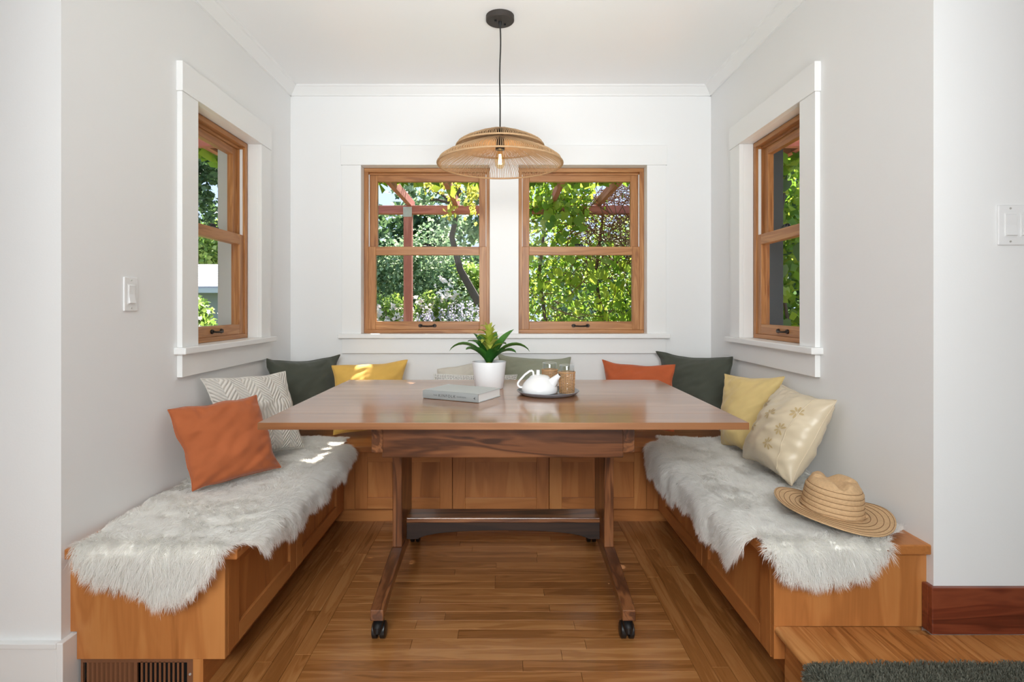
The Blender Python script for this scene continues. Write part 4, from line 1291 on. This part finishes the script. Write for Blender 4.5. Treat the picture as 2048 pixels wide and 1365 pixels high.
def glass(gx, gy, label):
    g = thing('drinking_glass', (gx, gy, ZTR), label, 'glass', 'wicker-sleeved glasses on the tray')
    MB().lathe([(0.0001, 0.003), (0.026, 0.003), (0.0275, 0.006), (0.0305, 0.118), (0.0312, 0.119), (0.0318, 0.118), (0.0288, 0.004), (0.027, 0.0015), (0.0001, 0.0015)], (gx, gy, ZTR), 32).build('tumbler', M['glassware'], g, smooth='all')
    MB().tube(arc((gx, gy, ZTR), 0.0312, 0.0312, 0.1185, 32), 0.0006, 5, closed=True).build('lip', M['ceramic'], g, smooth='all')
    sl = MB()
    nk = 20
    for i in range(14):
        z = 0.003 + i * 0.0062
        r = 0.0306 + 0.0030 * z / 0.09
        pts = [(gx + (r + 0.0018 * (1 if (k + i) % 2 else -1)) * math.cos(2 * PI * k / nk), gy + (r + 0.0018 * (1 if (k + i) % 2 else -1)) * math.sin(2 * PI * k / nk), ZTR + z) for k in range(nk)]
        sl.tube(pts, 0.0016, 5, closed=True)
    for k in range(nk):
        a = 2 * PI * (k + 0.5) / nk
        sl.tube([(gx + 0.0306 * math.cos(a), gy + 0.0306 * math.sin(a), ZTR + 0.001), (gx + 0.0336 * math.cos(a), gy + 0.0336 * math.sin(a), ZTR + 0.086)], 0.0011, 5)
    sl.build('wicker_sleeve', M['wick'], g, smooth='all')
    MB().tube(arc((gx, gy, ZTR), 0.0345, 0.0345, 0.0885, 32), 0.0023, 6, closed=True).build('sleeve_rim', M['wick'], g, smooth='all')
glass(0.266, 2.370, 'wicker-sleeved glass nearer the tray edge, right of the teapot spout')
glass(0.201, 2.464, 'wicker-sleeved glass half hidden behind the teapot')

# ------------------------------------------------------------------ light switches
sw = thing('light_switch', (XL, 1.928, 1.18), 'single white rocker switch on the left wall beside the window', 'switch', 'wall switches', rotz=PI / 2)
def gang(root, n, pitch=0.046):
    w = 0.071 + (n - 1) * pitch
    MB().box(-w / 2, w / 2, -0.006, -0.0002, -0.0585, 0.0585).build('plate', M['plate'], root, bevel=0.003, local=True)
    for i in range(n):
        x = (i - (n - 1) / 2) * pitch
        MB().box(x - 0.0185, x + 0.0185, -0.0072, -0.006, -0.035, 0.035).build('bezel', M['trim'], root, bevel=0.0005, local=True)
        MB().prism([(-0.0075, -0.032), (-0.0135, -0.030), (-0.0085, 0.0), (-0.0095, 0.030), (-0.0075, 0.032), (-0.006, 0.032), (-0.006, -0.032)], 'x', x - 0.0155, x + 0.0155).build('rocker', M['plate'], root, local=True)
        for z in (-0.048, 0.048):
            s = MB().lathe([(0.0001, 0.0016), (0.0025, 0.0016), (0.0032, 0.0)], (0, 0, 0), 10)
            s.v = [(x + a, -0.006 - c, z + b) for a, b, c in s.v]
            s.build('screw', M['zinc'], root, local=True)
gang(sw, 1)
sw.rotation_euler = (0, 0, PI / 2)
sw2 = thing('light_switch', (1.430 + 0.085, YF, 1.374), 'wide white triple rocker switch plate on the wall right of the nook', 'switch', 'wall switches')
gang(sw2, 3)

# ------------------------------------------------------------------ stair runner on the step
rg = thing('runner_rug', (1.3, 1.2, PZ), 'grey green pile runner laid over the raised step', 'rug')
ry0, ry1 = 0.55, 1.468
def rug_pos(s, t):
    """s: along x from the step edge; negative goes down the riser"""
    e0 = 0.797; R = 0.016
    q = -s
    h = np.where(q <= 0, q, np.where(q < R * PI / 2, R * np.sin(np.clip(q / R, 0, PI / 2)), R))
    v = np.where(q <= 0, 0, np.where(q < R * PI / 2, -R * (1 - np.cos(np.clip(q / R, 0, PI / 2))), -R - (q - R * PI / 2)))
    return np.stack([e0 + 0.012 - h, t + 0 * s, PZ + 0.006 + v], -1)
gs, gt = np.meshgrid(np.concatenate([np.linspace(-0.14, 0.03, 40), np.linspace(0.06, 1.6, 30)]), np.linspace(ry0, ry1, 40), indexing='ij')
pv = rug_pos(gs, gt)
nj = gs.shape[1]
ii, jj = np.meshgrid(np.arange(gs.shape[0] - 1), np.arange(nj - 1), indexing='ij')
a = (ii * nj + jj).ravel(); b = a + nj; c = b + 1; d = a + 1
np_mesh('backing', pv.reshape(-1, 3), np.concatenate([np.stack([a, b, c], 1), np.stack([a, c, d], 1)]), M['rugbase'], rg, smooth=True)
n_ = 60000
s = RNG.uniform(-0.14, 0.75, n_); t = RNG.uniform(1.05, ry1, n_)
p = rug_pos(s, t)
nrm = np.cross(rug_pos(s + 0.002, t) - p, np.array([[0, 0.002, 0]]))
nrm /= np.linalg.norm(nrm, axis=1, keepdims=True)
row = 0.004 * np.sin((t + s * 0.15) * 2 * PI / 0.016)
d0 = nrm + RNG.normal(0, 0.35, (n_, 3))
d0 /= np.linalg.norm(d0, axis=1, keepdims=True)
sd = np.cross(d0, RNG.normal(0, 1, (n_, 3))); sd /= np.linalg.norm(sd, axis=1, keepdims=True)
ln = 0.010 + row + RNG.uniform(0, 0.003, n_)
V = np.stack([p - sd * 0.0016, p + sd * 0.0016, p + d0 * ln[:, None] + sd * 0.0009, p + d0 * ln[:, None] - sd * 0.0009], 1)
tri = np.array([[0, 1, 2], [0, 2, 3]])[None] + (np.arange(n_) * 4)[:, None, None]
tag(np_mesh('pile', V.reshape(-1, 3), tri.reshape(-1, 3), M['rug'], rg), kind='stuff')

# ------------------------------------------------------------------ the garden
GZ = -0.35
struct(bx('garden_ground', M['lawn'], -22, 22, YB + T + 0.02, 40, GZ - 0.1, GZ))
struct(bx('garden_ground_side', M['lawn'], -22, XL - T - 0.02, YF + 0.13, YB + T + 0.02, GZ - 0.1, GZ))
struct(bx('garden_ground_side_right', M['lawn'], XR + T + 0.02, 22, YF + 0.13, YB + T + 0.02, GZ - 0.1, GZ))

def leaves(pts, size, rng, hang=0.0, wide=0.42, jit=0.4):
    """pointed folded leaves, one island each: 5 vertices, 4 triangles"""
    n = len(pts)
    d = rng.normal(0, 1, (n, 3)); d[:, 2] = d[:, 2] * 0.7 - hang * 2.0
    d /= np.linalg.norm(d, axis=1, keepdims=True)
    s = np.cross(d, rng.normal(0, 1, (n, 3))); s /= np.linalg.norm(s, axis=1, keepdims=True)
    u = np.cross(s, d)
    L_ = size * (1 - jit / 2 + jit * rng.random(n))[:, None]
    v0 = pts
    v1 = pts + d * L_ * 0.45 + s * L_ * wide + u * L_ * 0.10
    v2 = pts + d * L_ - u * L_ * 0.12
    v3 = pts + d * L_ * 0.45 - s * L_ * wide + u * L_ * 0.10
    v4 = pts + d * L_ * 0.5
    V = np.stack([v0, v1, v2, v3, v4], 1).reshape(-1, 3)
    T_ = (np.array([[0, 1, 4], [1, 2, 4], [2, 3, 4], [3, 0, 4]])[None] + (np.arange(n) * 5)[:, None, None]).reshape(-1, 3)
    return V, T_

def blob_pts(n, c, r, rng, shell=0.55, lumps=14, lump_r=0.42):
    """points on many small clumps that make up a crown"""
    cs = rng.normal(0, 1, (lumps, 3)); cs /= np.linalg.norm(cs, axis=1, keepdims=True)
    cs = cs * (0.35 + 0.65 * rng.random((lumps, 1)) ** 0.5) * (1 - lump_r * 0.6)
    k = rng.integers(0, lumps, n)
    q = rng.normal(0, 1, (n, 3)); q /= np.linalg.norm(q, axis=1, keepdims=True)
    q *= (shell + (1 - shell) * rng.random((n, 1)))
    p = cs[k] + q * lump_r * (0.7 + 0.6 * ((k * 37 % 11) / 11.0))[:, None]
    return np.array(c) + p * np.array(r)

def plant(name, label, cat, c, r, n, size, mat, seed, trunk=None, group=None, extra=None, hang=0.0, lumps=14, lump_r=0.42, tr_r=0.08):
    rng = np.random.default_rng(seed)
    root = thing(name, (c[0], c[1], GZ), label, cat, group)
    V, T_ = leaves(blob_pts(n, c, r, rng, lumps=lumps, lump_r=lump_r), size, rng, hang)
    tag(np_mesh('foliage', V, T_, M[mat], root), kind='stuff')
    if trunk is None:
        trunk = [(c[0], c[1], GZ), (c[0] + 0.05, c[1], (GZ + c[2]) / 2), (c[0], c[1], c[2])]
    MB().tube(trunk, [tr_r * (1 - 0.6 * i / (len(trunk) - 1)) for i in range(len(trunk))], 9).build('trunk', M['bark'], root, smooth='all')
    rr = random.Random(seed)
    tp_ = Vector(trunk[-1]); mid = Vector(trunk[len(trunk) // 2])
    for i in range(5):
        e = Vector(c) + Vector((rr.uniform(-.8, .8) * r[0], rr.uniform(-.8, .8) * r[1], rr.uniform(-.3, .8) * r[2]))
        st0 = mid.lerp(tp_, rr.uniform(0.2, 1))
        MB().tube([st0, st0.lerp(e, 0.5) + Vector((0, 0, 0.08)), e], [tr_r * 0.4, tr_r * 0.28, tr_r * 0.1], 6).build('branch', M['bark'], root, smooth='all')
    if extra:
        nn, sz, mt, zmin = extra
        pts = blob_pts(nn * 3, c, [r[0] * 1.03, r[1] * 1.03, r[2] * 1.05], rng, shell=0.9, lumps=lumps, lump_r=lump_r)
        pts = pts[pts[:, 2] > zmin][:nn]
        V, T_ = leaves(np.repeat(pts, 4, 0), sz, rng, -0.2)
        tag(np_mesh('blossom', V, T_, M[mt], root), kind='stuff')
    return root
# far belt of trees that closes the view
for i, (x, yv, z, rx, ry, rz, nlv, mt, lb) in enumerate([
        (-6.0, 17.6, 1.8, 2.8, 1.6, 2.9, 9000, 'f_grey', 'broad grey green tree far left beyond the pergola'),
        (-2.4, 14.6, 1.4, 2.4, 1.6, 2.5, 9000, 'f_dark', 'dark green tree far behind the red pergola post'),
        (2.9, 15.5, 1.5, 2.6, 1.6, 2.4, 7000, 'f_grey', 'far grey green tree behind the hanging vine'),
        (8.4, 15.0, 1.6, 2.6, 1.6, 2.6, 6000, 'f_dark', 'far dark tree right of the hanging vine'),
        (-12.5, 17.0, 1.9, 3.0, 1.6, 2.8, 6000, 'f_dark', 'far dark tree seen past the neighbouring roof')]):
    plant('garden_tree', lb, 'tree', (x, yv, z), (rx, ry, rz), nlv, 0.20, mt, 100 + i, group='trees beyond the garden')
plant('garden_tree', 'dense grey green bushy tree just behind the red pergola post', 'tree', (-1.95, 10.2, 1.35), (1.5, 0.9, 1.45), 15000, 0.075, 'f_grey', 131, group='trees beyond the garden', lumps=22, lump_r=0.36)
plant('garden_tree', 'leaning dark-trunked tree with airy crown right of the pergola post', 'tree', (-0.75, 9.2, 3.0), (1.1, 0.9, 1.0), 2300, 0.10, 'f_grey', 132,
      trunk=[(0.15, 9.2, GZ), (-0.30, 9.2, 1.0), (-0.72, 9.2, 1.75), (-0.86, 9.2, 2.3), (-0.7, 9.2, 3.0)], group='trees beyond the garden', lumps=20, lump_r=0.26, tr_r=0.085)
plant('garden_tree', 'sunlit pale green shrub tree beside the leaning trunk', 'tree', (-0.55, 10.8, 1.35), (0.8, 0.7, 0.95), 4500, 0.09, 'f_light', 133, group='trees beyond the garden', lumps=16)
plant('flowering_shrub', 'white-blossomed shrub left of the pergola post', 'shrub', (-1.55, 7.6, 0.66), (0.50, 0.45, 0.76), 5200, 0.055, 'f_light', 141, group='flowering shrubs below the window', extra=(260, 0.06, 'f_white', 0.8), tr_r=0.03)
plant('flowering_shrub', 'white-blossomed shrub right of the pergola post', 'shrub', (-0.92, 7.9, 0.68), (0.48, 0.45, 0.76), 5200, 0.055, 'f_light', 142, group='flowering shrubs below the window', extra=(220, 0.06, 'f_white', 0.8), tr_r=0.03)
plant('flowering_shrub', 'green shrub behind the lavender with few blossoms', 'shrub', (-0.30, 7.6, 0.60), (0.45, 0.4, 0.62), 4200, 0.055, 'f_light', 143, group='flowering shrubs below the window', extra=(40, 0.045, 'f_white', 0.8), tr_r=0.03)
# lavender
lv = thing('lavender_bush', (-0.62, 6.7, GZ), 'pale lavender bush with many flower spikes below the left window pane', 'shrub', 'flowering shrubs below the window')
rng = np.random.default_rng(77)
sp_pts = []; stems = MB(); gl = []
for i in range(150):
    x0, y0 = -0.62 + rng.normal(0, 0.10), 6.7 + rng.normal(0, 0.10)
    x1 = -0.62 + rng.uniform(-0.62, 0.50); y1 = 6.7 + rng.uniform(-0.4, 0.4); z1 = rng.uniform(0.72, 1.24) - abs(x1 + 0.5) * 0.25
    stems.tube([(x0, y0, GZ), ((x0 + x1) / 2, (y0 + y1) / 2, (GZ + z1) / 2 + 0.1), (x1, y1, z1)], [0.006, 0.004, 0.003], 4, cap=False)
    for k in range(16):
        sp_pts.append((x1 + rng.normal(0, 0.008), y1 + rng.normal(0, 0.008), z1 - k * 0.010))
    for k in range(10):
        f = rng.uniform(0.3, 0.9)
        gl.append((x0 + (x1 - x0) * f, y0 + (y1 - y0) * f, GZ + (z1 - GZ) * f))
tag(stems.build('stems', M['f_grey'], lv), kind='stuff')
V, T_ = leaves(np.array(sp_pts), 0.028, rng, -0.1)
tag(np_mesh('blooms', V, T_, M['f_lav'], lv), kind='stuff')
V, T_ = leaves(np.array(gl), 0.07, rng, -0.2, wide=0.15)
tag(np_mesh('foliage', V, T_, M['f_grey'], lv), kind='stuff')

# red pergola
pg = thing('pergola', (-0.5, 6.2, GZ), 'red-stained garden pergola with square posts, beam and rafters', 'pergola')
PGM = M['pergola']
for x in (-1.06, 1.95):
    bx('post', PGM['z'], x - 0.045, x + 0.045, 6.155, 6.245, GZ, 2.165, pg, 0.004)
    bx('post_bracket', M['zinc'], x - 0.048, x + 0.048, 6.149, 6.154, 2.13, 2.24, pg, 0.001)
bx('beam', PGM['x'], -2.4, 2.6, 6.155, 6.245, 2.166, 2.256, pg, 0.004)
for x in (-2.1, -1.55, -1.045, -0.53, 0.0, 0.53, 1.05, 1.55, 2.1):
    bx('rafter', PGM['y'], x - 0.024, x + 0.024, 3.75, 6.42, 2.257, 2.345, pg, 0.003)
bx('ledger', PGM['x'], -2.4, 2.6, 3.70, 3.749, 2.20, 2.345, pg, 0.003)
for x in (-2.3, 2.5):
    bx('post', PGM['z'], x - 0.045, x + 0.045, 3.68, 3.77, GZ, 2.199, pg, 0.004)

# vine on the pergola: added shading roof, curtain over the right half, yellow sprays at the middle
vn = thing('grape_vine', (0.8, 6.3, GZ), 'leafy vine hanging like a curtain at right, with added unseen roof leaves for shade', 'vine')
rng = np.random.default_rng(5)
# unseen roof leaves added to shade the room; a gap admits a sun strip
rp = np.stack([rng.uniform(-2.4, 2.5, 9000), rng.uniform(3.75, 5.35, 9000), rng.normal(2.42, 0.05, 9000)], 1)
gap = (np.abs(rp[:, 0] + 0.60 - (rp[:, 1] - 4.25) * 0.05) < 0.075) & (rp[:, 1] > 3.95) & (rp[:, 1] < 4.55)
rp = rp[~gap]
V, T_ = leaves(rp, 0.12, rng, 0.0, wide=0.5)
tag(np_mesh('roof_foliage', V, T_, M['f_vine'], vn), kind='stuff')
# curtain
xs = rng.uniform(0.20, 2.3, 7000)
zz = 2.45 - 2.4 * rng.random(7000) ** 0.9
cl = 0.5 + 0.5 * vnoise(xs * 9, zz * 5, 71)
kp = rng.random(7000) < np.clip(0.35 + 0.65 * cl, 0.12, 1) * np.where((xs > 0.85) & (zz > 1.75), 0.25, 1.0)
cp_ = np.stack([xs, 6.35 + rng.normal(0, 0.14, 7000), zz], 1)[kp]
V, T_ = leaves(cp_, 0.060, rng, 0.35, wide=0.42)
tag(np_mesh('hanging_foliage', V, T_, M['f_vine'], vn), kind='stuff')
xs = rng.uniform(0.20, 2.3, 5200); zz = rng.uniform(0.2, 2.3, 5200)
V, T_ = leaves(np.stack([xs, 6.75 + rng.normal(0, 0.16, 5200), zz], 1), 0.05, rng, 0.2)
tag(np_mesh('inner_foliage', V, T_, M['f_light'], vn), kind='stuff')
xs = rng.uniform(0.15, 0.95, 900)
V, T_ = leaves(np.stack([xs, 6.1 + rng.normal(0, 0.12, 900), rng.uniform(2.15, 2.75, 900)], 1), 0.07, rng, 0.4)
tag(np_mesh('upper_foliage', V, T_, M['f_vine'], vn), kind='stuff')
# yellow sprays
yp = []
for (cx, cy, cz, n, sx, sz) in ((-0.66, 5.9, 2.46, 150, 0.12, 0.06), (-0.55, 5.9, 2.24, 36, 0.035, 0.08), (-0.33, 5.8, 2.34, 130, 0.04, 0.12), (-0.95, 5.9, 2.55, 50, 0.12, 0.04)):
    yp.append(np.stack([rng.normal(cx, sx, n), rng.normal(cy, 0.1, n), rng.normal(cz, sz, n)], 1))
V, T_ = leaves(np.concatenate(yp), 0.055, rng, 0.5)
tag(np_mesh('yellow_foliage', V, T_, M['f_yellow'], vn), kind='stuff')
# twigs, dense and brown at the upper right
tw = MB()
rr = random.Random(9)
for i in range(620):
    x0 = rr.uniform(0.75, 2.2); z0 = rr.uniform(1.75, 2.6)
    if i % 4 == 0: x0 = rr.uniform(0.2, 2.2); z0 = rr.uniform(0.6, 2.4)
    a = rr.uniform(0, 6.28); l_ = rr.uniform(0.25, 0.7)
    y0 = 6.35 + rr.uniform(-0.25, 0.1)
    p0 = Vector((x0, y0, z0)); p2 = p0 + Vector((math.cos(a) * l_, rr.uniform(-.1, .1), math.sin(a) * l_ * 0.6 - 0.15))
    p1 = p0.lerp(p2, 0.5) + Vector((rr.uniform(-.12, .12), 0, rr.uniform(-.16, .06)))
    tw.tube([p0, p0.lerp(p1, 0.6) , p1, p1.lerp(p2, 0.5), p2], 0.0042, 4, cap=False)
tag(tw.build('twigs', M['twig'], vn), kind='stuff')
for (x, yv) in ((0.45, 6.4), (1.1, 6.42), (1.75, 6.4)):
    MB().tube([(x, yv, GZ), (x + 0.08, yv, 0.6), (x - 0.05, yv, 1.5), (x + 0.05, yv - 0.05, 2.4)], [0.028, 0.024, 0.02, 0.014], 8).build('vine_stem', M['bark'], vn, smooth='all')
# single large heart-shaped leaves in front, each its own piece
def heart_mesh(name):
    me = bpy.data.meshes.new(name)
    v = [(0, 0, 0), (-0.30, -0.16, 0.03), (-0.46, 0.14, 0.06), (-0.36, 0.50, 0.05), (0, 1.0, -0.10), (0.36, 0.50, 0.05), (0.46, 0.14, 0.06), (0.30, -0.16, 0.03), (0, 0.45, 0.0)]
    f = [(0, 1, 2), (0, 2, 8), (8, 2, 3), (8, 3, 4), (8, 4, 5), (8, 5, 6), (0, 8, 6), (0, 6, 7)]
    me.from_pydata(v, [], f)
    me.polygons.foreach_set('use_smooth', [True] * len(f))
    me.update()
    return me
hm = heart_mesh('leaf'); hm.materials.append(M['f_vine'])
hm2 = heart_mesh('leaf'); hm2.materials.append(M['f_dark'])
def put_leaf(root, me, p, size, rnd):
    o = bpy.data.objects.new('leaf', me)
    o.parent = root
    o.location = Vector(p) - root.location
    o.rotation_euler = (rnd.uniform(-2.6, -1.2), rnd.uniform(-0.7, 0.7), rnd.uniform(-0.9, 0.9))
    o.scale = (size, size, size)
    COL.objects.link(o)
for i in range(150):
    if i < 75: p = (rr.gauss(0.62, 0.16), 6.05 + rr.uniform(-.25, .1), rr.uniform(1.75, 2.5))
    elif i < 115: p = (rr.uniform(0.25, 1.4), 6.1 + rr.uniform(-.2, .1), rr.uniform(1.35, 1.75))
    else: p = (rr.uniform(0.7, 1.4), 6.1 + rr.uniform(-.2, .1), rr.uniform(0.9, 1.9))
    put_leaf(vn, hm, p, rr.uniform(0.07, 0.125), rr)

# climbing vine close outside the right window
cv = thing('climbing_vine', (2.45, 4.75, GZ), 'broad-leaved climbing vine close outside the right-hand window', 'vine')
rng = np.random.default_rng(15)
n_ = 4200
pts = np.stack([rng.uniform(1.75, 3.3, n_), rng.normal(5.3, 0.22, n_), rng.uniform(0.1, 2.6, n_)], 1)
V, T_ = leaves(pts, 0.085, rng, 0.3, wide=0.45)
tag(np_mesh('foliage', V, T_, M['f_vine'], cv), kind='stuff')
pts = np.stack([rng.uniform(1.7, 3.3, 2600), rng.normal(5.9, 0.2, 2600), rng.uniform(0.1, 2.8, 2600)], 1)
V, T_ = leaves(pts, 0.12, rng, 0.2, wide=0.45)
tag(np_mesh('rear_foliage', V, T_, M['f_dark'], cv), kind='stuff')
for i in range(60):
    put_leaf(cv, hm2 if i % 2 else hm, (rr.uniform(1.85, 2.5), rr.uniform(4.4, 4.9), rr.uniform(0.9, 2.4)), rr.uniform(0.09, 0.16), rr)
for x in (2.0, 2.25, 2.5):
    MB().tube([(x, 5.1, GZ), (x + 0.1, 5.05, 0.8), (x - 0.02, 5.1, 1.6), (x + 0.06, 5.0, 2.6)], [0.02, 0.017, 0.014, 0.008], 7).build('vine_stem', M['bark'], cv, smooth='all')

# left window: tree, neighbouring roof, bright shrubs
plant('garden_tree', 'dark small-leaved tree overhanging outside the left window', 'tree', (-4.9, 8.6, 3.05), (1.1, 0.9, 0.85), 5200, 0.085, 'f_dark', 151,
      trunk=[(-5.6, 8.8, GZ), (-5.5, 8.8, 1.5), (-5.2, 8.7, 2.6), (-4.9, 8.6, 3.0)], group='trees beyond the garden', lumps=18, lump_r=0.36)
plant('garden_tree', 'bright green shrub tree above the neighbouring roof line', 'tree', (-8.6, 16.2, 2.3), (1.6, 1.0, 1.35), 4500, 0.15, 'f_light', 152, group='trees beyond the garden')
plant('leafy_shrub', 'bright leafy shrub outside the left window under the neighbouring eave', 'shrub', (-4.05, 7.6, 0.72), (0.85, 0.6, 0.72), 5200, 0.075, 'f_light', 153, group='flowering shrubs below the window', extra=(40, 0.055, 'f_white', 0.7), tr_r=0.03)
nh = thing('neighbour_shed', (-7.2, 13.0, GZ), 'low neighbouring building with pale grey shingle roof', 'building')
bx('wall', M['siding'], -10.0, -4.6, 12.2, 14.2, GZ, 1.55, nh)
rf = MB(); rf.prism([(11.9, 1.56), (13.2, 2.12), (14.5, 1.56), (14.5, 1.50), (13.2, 2.05), (11.9, 1.50)], 'x', -10.2, -4.4)
rfo = rf.build('roof', M['roof'], nh)
for i in range(9):
    f = i / 9
    y0 = 11.88 + 1.32 * f; z0 = 1.56 + 0.565 * f
    cs = MB(); cs.prism([(y0, z0 + 0.006), (y0 + 0.16, z0 + 0.072), (y0 + 0.16, z0 + 0.088), (y0, z0 + 0.028)], 'x', -10.25, -4.35)
    cs.build('shingle_course', M['roof'], rfo)
bx('gutter', M['extlight'], -10.2, -4.4, 11.80, 11.89, 1.44, 1.54, nh)
